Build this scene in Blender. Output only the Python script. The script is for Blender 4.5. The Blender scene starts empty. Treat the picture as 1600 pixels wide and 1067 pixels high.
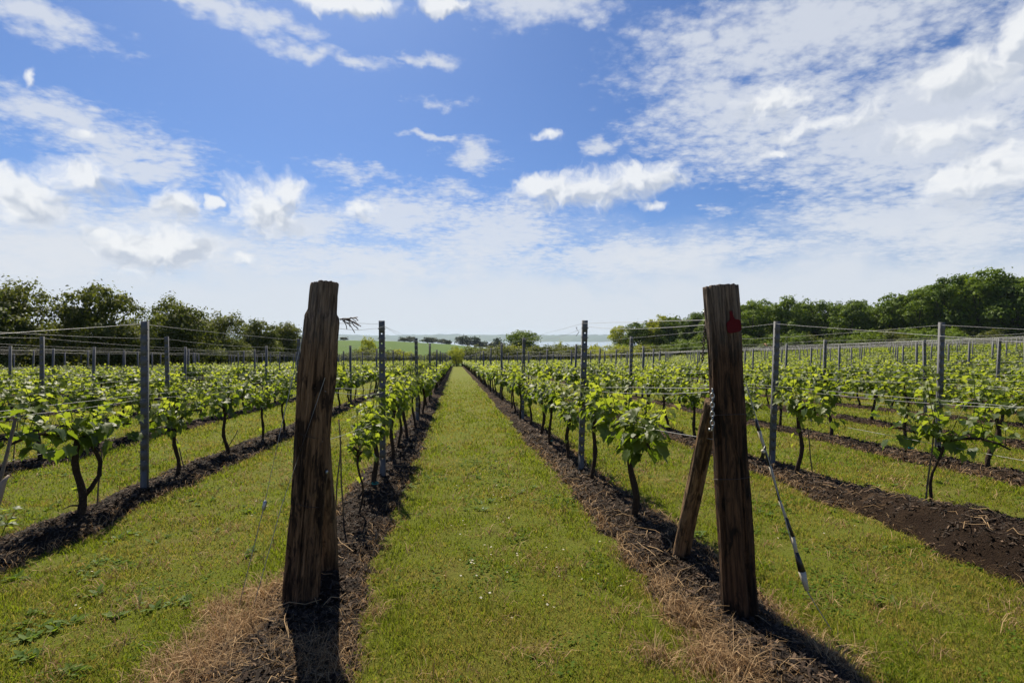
import bpy, math, random
import numpy as np
from mathutils import Vector, Matrix, noise as mnoise

S = bpy.context.scene
COL = S.collection
PI = math.pi
rad = math.radians

# ------------------------------------------------------------------ camera, sky, sun, exposure
FPX = 776.0                                   # focal length in pixels of the 1600 px wide photograph
EYE = Vector((0.0, 0.0, 1.45))
YAW, PITCH = rad(6.47), rad(-0.41)
RIGHT = Vector((math.cos(YAW), -math.sin(YAW), 0))
FWD = Vector((math.sin(YAW) * math.cos(PITCH), math.cos(YAW) * math.cos(PITCH), math.sin(PITCH)))
UP = RIGHT.cross(FWD)
cam_data = bpy.data.cameras.new('camera')
cam_data.sensor_width = 36.0
cam_data.lens = FPX * 36.0 / 1600.0
cam_data.clip_start, cam_data.clip_end = 0.05, 40000.0
cam = bpy.data.objects.new('camera', cam_data)
COL.objects.link(cam)
cam.location = EYE
cam.rotation_euler = (PI / 2 + PITCH, 0, -YAW)
S.camera = cam

S.view_settings.view_transform = 'Standard'
S.view_settings.look = 'None'
S.view_settings.exposure = 0.80
S.view_settings.gamma = 1.0
S.cycles.max_bounces = 8
S.cycles.diffuse_bounces = 3
S.cycles.transmission_bounces = 4
S.cycles.volume_bounces = 0
S.cycles.use_denoising = True

SUN_AZ, SUN_EL = rad(-17), rad(52)
SUN_DIR = Vector((math.sin(SUN_AZ) * math.cos(SUN_EL), math.cos(SUN_AZ) * math.cos(SUN_EL), math.sin(SUN_EL)))
ld = bpy.data.lights.new('sun', 'SUN')
ld.energy, ld.angle, ld.color = 4.9, rad(0.53), (1.0, 0.91, 0.74)
sun = bpy.data.objects.new('sun', ld)
COL.objects.link(sun)
sun.rotation_euler = SUN_DIR.to_track_quat('Z', 'Y').to_euler()


class NT:
    """Small wrapper for building node graphs."""
    def __init__(self, tree):
        self.t = tree
        self.n, self.l = tree.nodes, tree.links

    def put(self, sock, v):
        if v is None:
            return
        if hasattr(v, 'links') or hasattr(v, 'is_output'):
            self.l.new(v, sock)
        else:
            if hasattr(sock.default_value, '__len__') and len(sock.default_value) == 4 and len(v) == 3:
                v = (*v, 1.0)
            sock.default_value = v

    def node(self, kind, **kw):
        n = self.n.new(kind)
        for k, v in kw.items():
            setattr(n, k, v)
        return n

    def m(self, op, a, b=None, c=None, clamp=False):
        n = self.node('ShaderNodeMath', operation=op, use_clamp=clamp)
        for i, v in enumerate((a, b, c)):
            if v is not None:
                self.put(n.inputs[i], v)
        return n.outputs[0]

    def v(self, op, a, b=None, out=0):
        n = self.node('ShaderNodeVectorMath', operation=op)
        self.put(n.inputs[0], a)
        if b is not None:
            self.put(n.inputs[1], b)
        return n.outputs[out]

    def noise(self, vec, scale, detail=4.0, rough=0.55, dist=0.0):
        n = self.node('ShaderNodeTexNoise')
        self.put(n.inputs['Vector'], vec)
        n.inputs['Scale'].default_value = scale
        n.inputs['Detail'].default_value = detail
        n.inputs['Roughness'].default_value = rough
        n.inputs['Distortion'].default_value = dist
        return n.outputs[0]

    def billow(self, vec, scale, detail=2.0, rough=0.5):
        n = self.node('ShaderNodeTexVoronoi', feature='F1')
        self.put(n.inputs['Vector'], vec)
        n.inputs['Scale'].default_value = scale
        n.inputs['Detail'].default_value = detail
        n.inputs['Roughness'].default_value = rough
        n.normalize = True
        return self.m('SUBTRACT', 1.0, self.m('MULTIPLY', n.outputs['Distance'], 1.6))

    def mapr(self, val, a, b, c=0.0, d=1.0, smooth=True):
        n = self.node('ShaderNodeMapRange', interpolation_type='SMOOTHSTEP' if smooth else 'LINEAR')
        self.put(n.inputs[0], val)
        for i, x in enumerate((a, b, c, d)):
            self.put(n.inputs[1 + i], x)
        return n.outputs[0]

    def mix(self, fac, a, b, mode='MIX'):
        n = self.node('ShaderNodeMix', data_type='RGBA', blend_type=mode)
        self.put(n.inputs[0], fac)
        self.put(n.inputs[6], a)
        self.put(n.inputs[7], b)
        return n.outputs[2]

    def comb(self, x, y, z):
        n = self.node('ShaderNodeCombineXYZ')
        for i, q in enumerate((x, y, z)):
            self.put(n.inputs[i], q)
        return n.outputs[0]

    def sep(self, vec):
        n = self.node('ShaderNodeSeparateXYZ')
        self.put(n.inputs[0], vec)
        return n.outputs


def ray(u, v):
    return (FWD + RIGHT * ((u - 800) / FPX) + UP * ((533.5 - v) / FPX))


def azel(u, v):
    d = ray(u, v).normalized()
    return math.atan2(d.x, d.y), math.asin(d.z)


def build_world():
    w = bpy.data.worlds.new('World')
    S.world = w
    w.use_nodes = True
    g = NT(w.node_tree)
    bg = w.node_tree.nodes['Background']
    sky = g.node('ShaderNodeTexSky', sky_type='NISHITA', sun_disc=False)
    sky.sun_elevation, sky.sun_rotation = SUN_EL, SUN_AZ
    sky.air_density, sky.dust_density, sky.ozone_density = 1.0, 0.6, 2.0
    d = g.v('NORMALIZE', g.node('ShaderNodeTexCoord').outputs['Generated'])
    x, y, z = g.sep(d)
    az = g.m('ARCTAN2', x, y)
    el = g.m('ARCSINE', z)
    p = g.comb(az, el, 0.0)
    # clouds lie on a layer overhead: project the direction on it for the streaks and ripples
    zz = g.m('MAXIMUM', g.m('ADD', z, 0.16), 0.05)
    layer = g.comb(g.m('DIVIDE', x, zz), g.m('DIVIDE', y, zz), 0.0)
    wn = g.node('ShaderNodeTexNoise')
    g.put(wn.inputs['Vector'], p)
    wn.inputs['Scale'].default_value, wn.inputs['Detail'].default_value = 15.0, 4.0
    warp = g.v('MULTIPLY', g.v('SUBTRACT', wn.outputs[1], (0.5, 0.5, 0.5)), (0.085, 0.060, 0.0))
    pw = g.v('ADD', p, warp)

    def blobs(vec, lst, core=1.0):
        cur = None
        for (u, v, ru, rv, k) in lst:
            a, e = azel(u, v)
            a0, a1 = azel(u - ru, v)[0], azel(u + ru, v)[0]
            e0, e1 = azel(u, v + rv)[1], azel(u, v - rv)[1]
            q = g.v('MULTIPLY', g.v('SUBTRACT', vec, (a, e, 0)), (2 / (a1 - a0), 2 / (e1 - e0), 0))
            s = g.m('SUBTRACT', k * core if k >= 1.0 else k, g.v('LENGTH', q, out=1))
            cur = s if cur is None else g.m('MAXIMUM', cur, s)
        return g.m('MAXIMUM', cur, -2.0)

    cumulus = [(925, 296, 105, 30, 1.0), (1005, 280, 72, 26, 1.0), (858, 288, 52, 18, 1.0), (1010, 325, 40, 12, .8),
               (415, 325, 56, 46, 1.0), (452, 298, 36, 24, 1.0), (278, 316, 40, 25, 1.0), (332, 315, 12, 11, 1.0),
               (135, 277, 62, 32, 1.0), (40, 308, 70, 40, 1.0), (135, 212, 34, 14, .9), (48, 113, 12, 18, .9),
               (248, 388, 95, 40, 1.0), (165, 366, 60, 24, .9), (378, 405, 30, 15, .9), (560, 330, 46, 22, .95),
               (856, 207, 26, 12, .9), (540, 6, 95, 16, 1.0), (690, 8, 40, 18, 1.0),
               (1205, 160, 80, 44, .95), (1300, 195, 130, 34, .9), (1500, 118, 100, 42, 1.0), (1600, 60, 40, 66, 1.0),
               (1470, 205, 140, 46, .9), (1540, 275, 110, 46, 1.0), (1210, 240, 60, 14, .8)]
    sheets = [(90, 180, 190, 42, 1.0), (220, 262, 120, 24, 1.0), (50, 28, 150, 34, 1.0), (330, 5, 170, 22, .9), (480, 80, 100, 22, .8),
              (560, 100, 60, 18, .8), (680, 95, 60, 16, .75), (740, 245, 56, 30, .85), (945, 230, 42, 18, .85), (690, 165, 60, 14, .7),
              (665, 212, 52, 8, .8), (180, 225, 190, 34, .95), (60, 330, 150, 50, .95), (400, 30, 120, 26, .85), (250, 330, 110, 30, .85), (560, 270, 120, 20, .6), (700, 300, 80, 26, .85), (1070, 236, 26, 7, .7), (640, 325, 90, 38, 1.0), (800, 340, 90, 40, .9), (850, 10, 170, 40, .8),
              (1260, 60, 330, 105, 1.0), (1180, 170, 200, 110, 1.0), (1450, 200, 300, 150, 1.05), (1420, 330, 260, 60, .95), (1120, 330, 60, 20, .6),
              (110, 400, 190, 42, 1.0), (300, 395, 120, 34, .95), (480, 352, 110, 42, 1.0), (620, 335, 100, 40, 1.0), (780, 365, 150, 50, 1.0), (560, 405, 270, 36, .95), (930, 400, 220, 36, .9), (1150, 385, 180, 34, .85), (1500, 370, 220, 42, .9)]
    sun2 = Vector((-0.012, 0.022, 0))

    def cum_density(vec, fine=True):
        base = blobs(vec, cumulus, 1.3)
        n = g.m('ADD', g.m('ADD', g.m('MULTIPLY', g.noise(vec, 16.0, 4.0, 0.6), 0.42), g.m('MULTIPLY', g.noise(vec, 52.0, 5.0, 0.62), 0.36)), g.m('MULTIPLY', g.billow(vec, 30.0), 0.22))
        return g.m('ADD', base, g.m('MULTIPLY', g.m('SUBTRACT', n, 0.5), 2.6))

    c0 = cum_density(pw)
    cmask = g.mapr(c0, -0.05, 0.85)
    n1 = g.noise(g.v('ADD', pw, tuple(sun2)), 26.0, 2.0, 0.6)
    n0 = g.noise(pw, 26.0, 2.0, 0.6)
    relief = g.m('SUBTRACT', n0, n1)
    slope = g.m('SUBTRACT', blobs(pw, cumulus, 1.3), blobs(g.v('ADD', pw, (-0.006, 0.016, 0)), cumulus, 1.3))
    shade = g.mapr(g.m('ADD', g.m('MULTIPLY', relief, 2.0), g.m('ADD', g.m('MULTIPLY', c0, -0.10), g.m('MULTIPLY', slope, 0.9))), -0.55, 0.30)
    ccol = g.mix(shade, (4.9, 5.4, 6.3), (8.2, 8.35, 8.5))
    # thin sheets, streaky and mackerel-like
    sn = g.m('ADD', g.m('MULTIPLY', g.noise(layer, 9.0, 9.0, 0.68), 0.66), g.m('MULTIPLY', g.billow(g.v('MULTIPLY', layer, (1.0, 1.35, 1)), 17.0, 2.0), 0.38))
    sn = g.m('ADD', sn, g.m('MULTIPLY', g.m('SUBTRACT', g.noise(layer, 42.0, 5.0, 0.65), 0.5), 0.30))
    sn2 = g.noise(layer, 2.6, 4.0, 0.55)
    s0 = g.m('ADD', blobs(pw, sheets), g.m('ADD', g.m('MULTIPLY', g.m('SUBTRACT', sn, 0.5), 2.3), g.m('MULTIPLY', g.m('SUBTRACT', sn2, 0.5), 1.2)))
    smask = g.m('MULTIPLY', g.mapr(s0, -0.15, 0.85), 0.80)
    # the pale bank above the horizon
    bn = g.noise(g.v('MULTIPLY', pw, (1, 2.0, 1)), 5.0, 6.0, 0.6)
    bank = g.mapr(g.m('ADD', el, g.m('MULTIPLY', g.m('SUBTRACT', bn, 0.5), -0.30)), rad(14.5), rad(4.5))
    skyc = g.mix(1.0, sky.outputs[0], (0.49, 0.66, 0.94), 'MULTIPLY')
    col = g.mix(g.m('MULTIPLY', bank, 0.94), skyc, (6.5, 6.9, 7.5))
    col = g.mix(smask, col, (6.8, 7.1, 7.6))
    col = g.mix(g.m('MULTIPLY', cmask, 0.93), col, ccol)
    g.put(bg.inputs[0], col)
    bg.inputs[1].default_value = 0.063
    w.cycles.sampling_method = 'MANUAL'
    w.cycles.sample_map_resolution = 512


build_world()

# ------------------------------------------------------------------ numeric helpers
RNG = np.random.default_rng(11)


def _hash(ix, iy, seed):
    h = (ix.astype(np.int64) * 374761393 + iy.astype(np.int64) * 668265263 + seed * 1442695041) & 0x7fffffff
    h = ((h ^ (h >> 13)) * 1274126177) & 0x7fffffff
    return ((h ^ (h >> 16)) & 0xffff) / 65535.0


def vn(x, y, seed=0):
    """Value noise in 0..1, vectorised."""
    x, y = np.asarray(x, float), np.asarray(y, float)
    ix, iy = np.floor(x), np.floor(y)
    fx, fy = x - ix, y - iy
    fx, fy = fx * fx * (3 - 2 * fx), fy * fy * (3 - 2 * fy)
    a, b = _hash(ix, iy, seed), _hash(ix + 1, iy, seed)
    c, d = _hash(ix, iy + 1, seed), _hash(ix + 1, iy + 1, seed)
    return (a * (1 - fx) + b * fx) * (1 - fy) + (c * (1 - fx) + d * fx) * fy


def fbm(x, y, seed=0, o=3):
    s, a, t = 0, 0.5, 0
    for k in range(o):
        s = s + a * vn(np.asarray(x) * 2 ** k, np.asarray(y) * 2 ** k, seed + k)
        t += a
        a *= 0.5
    return s / t


def sstep(a, b, x):
    t = np.clip((np.asarray(x, float) - a) / (b - a), 0, 1)
    return t * t * (3 - 2 * t)


def gz(x, y):
    """Height of the ground: gentle fall to the north, a rise to the east, a meadow hill beyond, then the shore."""
    x, y = np.asarray(x, float), np.asarray(y, float)
    yy = np.minimum(y, 105.0)
    z = -0.0425 * yy
    z = z + 2.0 * sstep(12, 75, x) * (1 - sstep(180, 320, y))
    z = z - 4.5 * sstep(100, 180, y)
    crest = np.interp(x, [-400, -77, -46, -5, 20, 36, 57, 300], [1.0, -0.2, -0.8, -3.0, -6.0, -8.9, -11.0, -13.0])
    t = sstep(165, 330, y)
    z = z * (1 - t) + crest * t
    z = z + (-47 - z) * sstep(340, 1150, y)
    near = 1 - sstep(14, 30, y)
    z = z + near * (0.03 * (vn(x * 1.1, y * 1.1, 3) - 0.5) + 0.012 * (vn(x * 4.2, y * 4.2, 5) - 0.5))
    return z


def G(u, v):
    """Where the ray through a photo pixel meets the ground."""
    d = ray(u, v)
    t = 0.5
    for k in range(4000):
        p = EYE + d * t
        h = p.z - float(gz(p.x, p.y))
        if h < 0.001:
            break
        t += max(0.002, h * 0.6)
    return EYE + d * t


def at(u, v, depth):
    return EYE + ray(u, v) * depth


def project(x, y, z):
    d = np.stack([np.asarray(x, float) - EYE.x, np.asarray(y, float) - EYE.y, np.asarray(z, float) - EYE.z], -1)
    Z = d @ np.array(FWD)
    return 800 + FPX * (d @ np.array(RIGHT)) / np.maximum(Z, 1e-3), 533.5 - FPX * (d @ np.array(UP)) / np.maximum(Z, 1e-3), Z


def mesh_np(name, V, F, tint=None, smooth=False):
    """Mesh from arrays; F is one (m, k) array or a list of such arrays."""
    Fs = F if isinstance(F, list) else [F]
    Fs = [np.asarray(f, dtype=np.int32) for f in Fs if len(f)]
    V = np.asarray(V, dtype=np.float32)
    me = bpy.data.meshes.new(name)
    me.vertices.add(len(V))
    me.vertices.foreach_set('co', V.ravel())
    loops = np.concatenate([f.ravel() for f in Fs])
    sizes = np.concatenate([np.full(len(f), f.shape[1], dtype=np.int32) for f in Fs])
    starts = np.concatenate([[0], np.cumsum(sizes)[:-1]]).astype(np.int32)
    me.loops.add(len(loops))
    me.loops.foreach_set('vertex_index', loops)
    me.polygons.add(len(sizes))
    me.polygons.foreach_set('loop_start', starts)
    me.polygons.foreach_set('loop_total', sizes)
    if smooth:
        me.polygons.foreach_set('use_smooth', np.ones(len(sizes), dtype=bool))
    if tint is not None:
        a = me.attributes.new('tint', 'FLOAT', 'POINT')
        a.data.foreach_set('value', np.asarray(tint, dtype=np.float32))
    me.update(calc_edges=True)
    return me


def obj(name, me, mat=None, parent=None, loc=None):
    if mat is not None and not me.materials:
        me.materials.append(mat)
    o = bpy.data.objects.new(name, me)
    COL.objects.link(o)
    if mat is not None and me.materials[0] != mat:
        o.material_slots[0].link = 'OBJECT'
        o.material_slots[0].material = mat
    if parent is not None:
        o.parent = parent
    if loc is not None:
        o.location = loc
    return o


def tag(o, label=None, cat=None, group=None, kind=None):
    for k, q in (('label', label), ('category', cat), ('group', group), ('kind', kind)):
        if q:
            o[k] = q
    return o


def thing(name, label, cat, loc=(0, 0, 0), group=None):
    o = bpy.data.objects.new(name, None)
    COL.objects.link(o)
    o.location = loc
    return tag(o, label, cat, group)


class MB:
    """Collects tubes, boxes and loose polygons into one mesh."""
    def __init__(self):
        self.V, self.F3, self.F4, self.T, self.n = [], [], [], [], 0

    def add(self, V, F, tint=0.5):
        V = np.asarray(V, float)
        F = np.asarray(F, int) + self.n
        (self.F3 if F.shape[1] == 3 else self.F4).append(F)
        self.V.append(V)
        self.T.append(np.full(len(V), tint) if np.isscalar(tint) else np.asarray(tint))
        self.n += len(V)

    def tube(self, pts, radii, seg=6, cap=True, tint=0.5):
        pts = [Vector(p) for p in pts]
        n = len(pts)
        if np.isscalar(radii):
            radii = [radii] * n
        V = []
        ref = Vector((0.13, 0.31, 0.94)).normalized()
        for i in range(n):
            d = (pts[min(i + 1, n - 1)] - pts[max(i - 1, 0)])
            d = d.normalized() if d.length > 1e-9 else Vector((0, 0, 1))
            if abs(d.dot(ref)) > 0.95:
                a = d.cross(Vector((1, 0, 0))).normalized()
            else:
                a = d.cross(ref).normalized()
            b = d.cross(a)
            for k in range(seg):
                t = 2 * PI * k / seg
                V.append(pts[i] + (a * math.cos(t) + b * math.sin(t)) * radii[i])
        F = [(i * seg + k, i * seg + (k + 1) % seg, (i + 1) * seg + (k + 1) % seg, (i + 1) * seg + k) for i in range(n - 1) for k in range(seg)]
        if cap:
            c0, c1 = len(V), len(V) + 1
            V += [pts[0], pts[-1]]
            base = self.n
            self.add([tuple(q) for q in V], F, tint)
            t0 = [(c0, (k + 1) % seg, k) for k in range(seg)] + [(c1, (n - 1) * seg + k, (n - 1) * seg + (k + 1) % seg) for k in range(seg)]
            self.F3.append(np.asarray(t0) + base)
        else:
            self.add([tuple(q) for q in V], F, tint)

    def box(self, c, s, rot=None, tint=0.5):
        V = []
        for i in range(8):
            q = Vector(((i & 1) - .5, ((i >> 1) & 1) - .5, ((i >> 2) & 1) - .5))
            q = Vector((q.x * s[0], q.y * s[1], q.z * s[2]))
            if rot is not None:
                q = rot @ q
            V.append(tuple(q + Vector(c)))
        self.add(V, [(0, 2, 3, 1), (4, 5, 7, 6), (0, 1, 5, 4), (2, 6, 7, 3), (0, 4, 6, 2), (1, 3, 7, 5)], tint)

    def mesh(self, name, smooth=False):
        F = []
        if self.F4:
            F.append(np.concatenate(self.F4))
        if self.F3:
            F.append(np.concatenate(self.F3))
        return mesh_np(name, np.concatenate(self.V), F, np.concatenate(self.T), smooth)


# ------------------------------------------------------------------ materials
def new_mat(name):
    m = bpy.data.materials.new(name)
    m.use_nodes = True
    g = NT(m.node_tree)
    return m, g, m.node_tree.nodes['Principled BSDF'], m.node_tree.nodes['Material Output']


def bump(g, bsdf, h, strength, dist):
    b = g.node('ShaderNodeBump')
    b.inputs['Strength'].default_value = strength
    b.inputs['Distance'].default_value = dist
    g.put(b.inputs['Height'], h)
    g.put(bsdf.inputs['Normal'], b.outputs[0])


def leaf_mat(name, dark, light, trans_d, trans_l, tfac=0.45, rough=0.42, spec=0.5, back=None, vary=0.18):
    """Leaf: reflecting and see-through halves, colour from the per-leaf tint."""
    m, g, b, out = new_mat(name)
    a = g.node('ShaderNodeAttribute', attribute_name='tint').outputs['Fac']
    info = g.node('ShaderNodeObjectInfo').outputs['Random']
    t = g.m('ADD', a, g.m('MULTIPLY', g.m('SUBTRACT', info, 0.5), vary), clamp=True)
    c = g.mix(t, dark, light)
    if back:
        geo = g.node('ShaderNodeNewGeometry')
        c = g.mix(g.m('MULTIPLY', geo.outputs['Backfacing'], 0.6), c, back)
    g.put(b.inputs['Base Color'], c)
    b.inputs['Roughness'].default_value = rough
    b.inputs['Specular IOR Level'].default_value = spec
    tr = g.node('ShaderNodeBsdfTranslucent')
    g.put(tr.inputs[0], g.mix(t, trans_d, trans_l))
    mx = g.node('ShaderNodeMixShader')
    mx.inputs[0].default_value = tfac
    g.l.new(b.outputs[0], mx.inputs[1])
    g.l.new(tr.outputs[0], mx.inputs[2])
    g.l.new(mx.outputs[0], out.inputs[0])
    return m


def ground_mat():
    m, g, b, out = new_mat('mown_grass_ground')
    p = g.node('ShaderNodeNewGeometry').outputs['Position']
    x, y, z = g.sep(p)
    big = g.noise(p, 0.55, 4, 0.6)
    mid = g.noise(p, 4.0, 5, 0.65)
    fine = g.noise(p, 70.0, 4, 0.7)
    vfine = g.noise(p, 260.0, 2, 0.6)
    green = g.mix(fine, (0.032, 0.045, 0.004), (0.180, 0.205, 0.018))
    straw = g.mix(vfine, (0.065, 0.045, 0.015), (0.26, 0.18, 0.060))
    dry = g.mapr(g.m('ADD', g.m('MULTIPLY', big, 0.7), g.m('MULTIPLY', mid, 0.6)), 0.58, 0.86)
    c = g.mix(g.m('MULTIPLY', dry, 0.42), green, straw)
    far = g.mapr(y, 108, 122)
    fn = g.noise(g.v('MULTIPLY', p, (1, 0.25, 1)), 0.09, 4, 0.6)
    field = g.mix(fn, (0.046, 0.088, 0.010), (0.072, 0.120, 0.016))
    c = g.mix(far, c, field)
    g.put(b.inputs['Base Color'], c)
    b.inputs['Roughness'].default_value = 0.95
    b.inputs['Specular IOR Level'].default_value = 0.15
    bump(g, b, g.m('ADD', g.m('MULTIPLY', fine, 0.7), g.m('MULTIPLY', vfine, 0.4)), 0.9, 0.03)
    return m


def mulch_mat():
    m, g, b, out = new_mat('bark_mulch_soil')
    p = g.node('ShaderNodeNewGeometry').outputs['Position']
    x, y, z = g.sep(p)
    n1 = g.noise(p, 55.0, 5, 0.7)
    n2 = g.noise(p, 9.0, 4, 0.6)
    n3 = g.noise(p, 1.4, 3, 0.5)
    dark = g.mix(n1, (0.006, 0.004, 0.003), (0.044, 0.027, 0.017))
    # the strips of the eastern rows carry more straw
    st = g.mapr(g.m('ADD', n2, g.m('MULTIPLY', g.m('SUBTRACT', n3, 0.5), 0.8)), 0.50, 0.72)
    east = g.mapr(x, 0.0, 3.0, 0.25, 0.85)
    heap = g.m('MULTIPLY', g.m('COMPARE', x, 4.03, 1.1), g.mapr(y, 4.6, 4.0))
    east = g.m('MULTIPLY', east, g.m('SUBTRACT', 1.0, g.m('MULTIPLY', heap, 0.9)))
    c = g.mix(g.m('MULTIPLY', st, east), dark, g.mix(n1, (0.05, 0.03, 0.017), (0.25, 0.165, 0.10)))
    g.put(b.inputs['Base Color'], c)
    b.inputs['Roughness'].default_value = 1.0
    b.inputs['Specular IOR Level'].default_value = 0.1
    bump(g, b, n1, 1.0, 0.04)
    return m


def wood_mat(name, dark, mid, pale, wet=0.0):
    m, g, b, out = new_mat(name)
    p = g.node('ShaderNodeTexCoord').outputs['Object']
    z = g.sep(p)[2]
    grain = g.noise(g.v('MULTIPLY', p, (1, 1, 0.055)), 95.0, 5, 0.7, 0.4)
    patch = g.noise(g.v('MULTIPLY', p, (1, 1, 0.30)), 17.0, 5, 0.65, 0.5)
    streak = g.noise(g.v('MULTIPLY', p, (1, 1, 0.10)), 30.0, 4, 0.6, 0.3)
    c = g.mix(g.mapr(grain, 0.30, 0.70), mid, pale)
    c = g.mix(g.m('MULTIPLY', g.mapr(patch, 0.47, 0.60), 0.85), c, dark)
    c = g.mix(g.m('MULTIPLY', g.mapr(streak, 0.53, 0.63), 0.60), c, (dark[0] * .5, dark[1] * .5, dark[2] * .5))
    top = g.mapr(g.m('ADD', z, g.m('MULTIPLY', patch, 0.25)), 1.50, 1.88)
    c = g.mix(g.m('MULTIPLY', top, 0.60), c, g.mix(g.mapr(grain, 0.3, 0.7), (0.045, 0.034, 0.026), (0.27, 0.215, 0.165)))
    g.put(b.inputs['Base Color'], c)
    b.inputs['Roughness'].default_value = 0.9
    b.inputs['Specular IOR Level'].default_value = 0.25
    bump(g, b, g.m('ADD', g.m('MULTIPLY', grain, 0.8), g.m('ADD', g.m('MULTIPLY', patch, 0.6), g.m('MULTIPLY', streak, 0.8))), 1.0, 0.016)
    return m


def metal_mat(name, col, rough=0.5, metallic=0.6, var=0.3):
    m, g, b, out = new_mat(name)
    p = g.node('ShaderNodeTexCoord').outputs['Object']
    n = g.noise(p, 22.0, 5, 0.65)
    c = g.mix(n, tuple(q * (1 - var) for q in col), tuple(min(1, q * (1 + var)) for q in col))
    g.put(b.inputs['Base Color'], c)
    b.inputs['Metallic'].default_value = metallic
    g.put(b.inputs['Roughness'], g.mapr(n, 0.2, 0.8, rough - .1, rough + .15, False))
    return m


def plain_mat(name, c1, c2, scale=30.0, rough=0.7, spec=0.3, bmp=0.0):
    m, g, b, out = new_mat(name)
    p = g.node('ShaderNodeTexCoord').outputs['Object']
    n = g.noise(p, scale, 5, 0.65)
    g.put(b.inputs['Base Color'], g.mix(n, c1, c2))
    b.inputs['Roughness'].default_value = rough
    b.inputs['Specular IOR Level'].default_value = spec
    if bmp:
        bump(g, b, n, 0.9, bmp)
    return m


M = {}
M['ground'] = ground_mat()
M['mulch'] = mulch_mat()
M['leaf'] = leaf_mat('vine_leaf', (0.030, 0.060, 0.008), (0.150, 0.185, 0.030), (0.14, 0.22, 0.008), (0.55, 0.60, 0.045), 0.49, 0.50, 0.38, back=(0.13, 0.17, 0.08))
M['grass'] = leaf_mat('grass_blade', (0.088, 0.124, 0.007), (0.320, 0.240, 0.062), (0.23, 0.31, 0.010), (0.38, 0.30, 0.065), 0.40, 0.7, 0.08)
M['drygrass'] = leaf_mat('dead_grass', (0.13, 0.066, 0.026), (0.52, 0.36, 0.195), (0.13, 0.06, 0.02), (0.40, 0.25, 0.12), 0.28, 0.7, 0.15)
M['weed'] = leaf_mat('weed_leaf', (0.060, 0.120, 0.012), (0.110, 0.170, 0.020), (0.12, 0.22, 0.012), (0.28, 0.37, 0.03), 0.45, 0.6, 0.2)
M['clover'] = leaf_mat('clover_leaf', (0.055, 0.110, 0.010), (0.110, 0.160, 0.016), (0.14, 0.26, 0.012), (0.24, 0.34, 0.02), 0.45, 0.7, 0.10)
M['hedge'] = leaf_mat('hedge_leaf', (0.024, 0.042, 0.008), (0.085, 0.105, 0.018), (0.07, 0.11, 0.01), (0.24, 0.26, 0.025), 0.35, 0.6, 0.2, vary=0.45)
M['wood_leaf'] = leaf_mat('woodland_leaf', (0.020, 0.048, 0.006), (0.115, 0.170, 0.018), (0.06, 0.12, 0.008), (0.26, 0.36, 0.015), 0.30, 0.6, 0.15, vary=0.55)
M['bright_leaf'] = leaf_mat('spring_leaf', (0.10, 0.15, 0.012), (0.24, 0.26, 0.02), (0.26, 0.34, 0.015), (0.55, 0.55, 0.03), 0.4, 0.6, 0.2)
M['far_leaf'] = leaf_mat('distant_leaf', (0.014, 0.026, 0.010), (0.035, 0.055, 0.018), (0.03, 0.06, 0.01), (0.08, 0.12, 0.02), 0.2, 0.6, 0.2)
M['chip'] = leaf_mat('bark_chip', (0.006, 0.004, 0.003), (0.135, 0.088, 0.056), (0.01, 0.006, 0.004), (0.02, 0.015, 0.01), 0.02, 0.8, 0.2)
M['bark'] = plain_mat('vine_bark', (0.014, 0.010, 0.007), (0.075, 0.052, 0.036), 60, 0.95, 0.15, 0.02)
M['trunk'] = plain_mat('tree_bark', (0.03, 0.024, 0.018), (0.10, 0.08, 0.06), 12, 0.95, 0.15, 0.05)
M['post_l'] = wood_mat('weathered_bark_post', (0.007, 0.004, 0.003), (0.070, 0.037, 0.017), (0.250, 0.150, 0.080))
M['post_r'] = wood_mat('dark_timber_post', (0.004, 0.0025, 0.0015), (0.026, 0.013, 0.007), (0.120, 0.062, 0.030))
M['strut'] = wood_mat('brown_timber_strut', (0.028, 0.016, 0.008), (0.110, 0.064, 0.033), (0.26, 0.165, 0.090))
M['cane'] = plain_mat('bamboo', (0.07, 0.05, 0.03), (0.17, 0.125, 0.075), 40, 0.7)
M['steel'] = metal_mat('galvanised_stake', (0.092, 0.094, 0.100), 0.7, 0.1, 0.4)
M['wire'] = metal_mat('galvanised_wire', (0.30, 0.30, 0.30), 0.55, 0.4, 0.3)
M['chain'] = metal_mat('steel_chain', (0.30, 0.31, 0.33), 0.4, 0.8, 0.3)
M['rust'] = metal_mat('rusty_wire', (0.05, 0.035, 0.03), 0.7, 0.3, 0.4)
M['red'] = plain_mat('red_plastic', (0.050, 0.002, 0.004), (0.095, 0.005, 0.007), 45, 0.7, 0.1)
M['black'] = plain_mat('black_plastic', (0.010, 0.010, 0.012), (0.02, 0.02, 0.022), 25, 0.4, 0.5)
M['cream'] = plain_mat('cream_plastic', (0.36, 0.32, 0.25), (0.48, 0.44, 0.36), 18, 0.5, 0.4)
M['beige'] = plain_mat('beige_plastic', (0.20, 0.15, 0.11), (0.30, 0.235, 0.18), 18, 0.6, 0.3)
M['teal'] = plain_mat('teal_tie', (0.01, 0.16, 0.15), (0.02, 0.24, 0.22), 25, 0.6, 0.3)
M['daisy'] = plain_mat('daisy_petal', (0.45, 0.45, 0.41), (0.55, 0.55, 0.51), 40, 0.7, 0.2)
M['yolk'] = plain_mat('daisy_centre', (0.70, 0.45, 0.02), (0.80, 0.55, 0.03), 40, 0.7, 0.2)
M['brick'] = plain_mat('brick_red_roof', (0.10, 0.045, 0.03), (0.20, 0.09, 0.055), 6, 0.9, 0.2)
M['pale'] = plain_mat('pale_board', (0.42, 0.40, 0.36), (0.55, 0.53, 0.48), 6, 0.8, 0.2)

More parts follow.
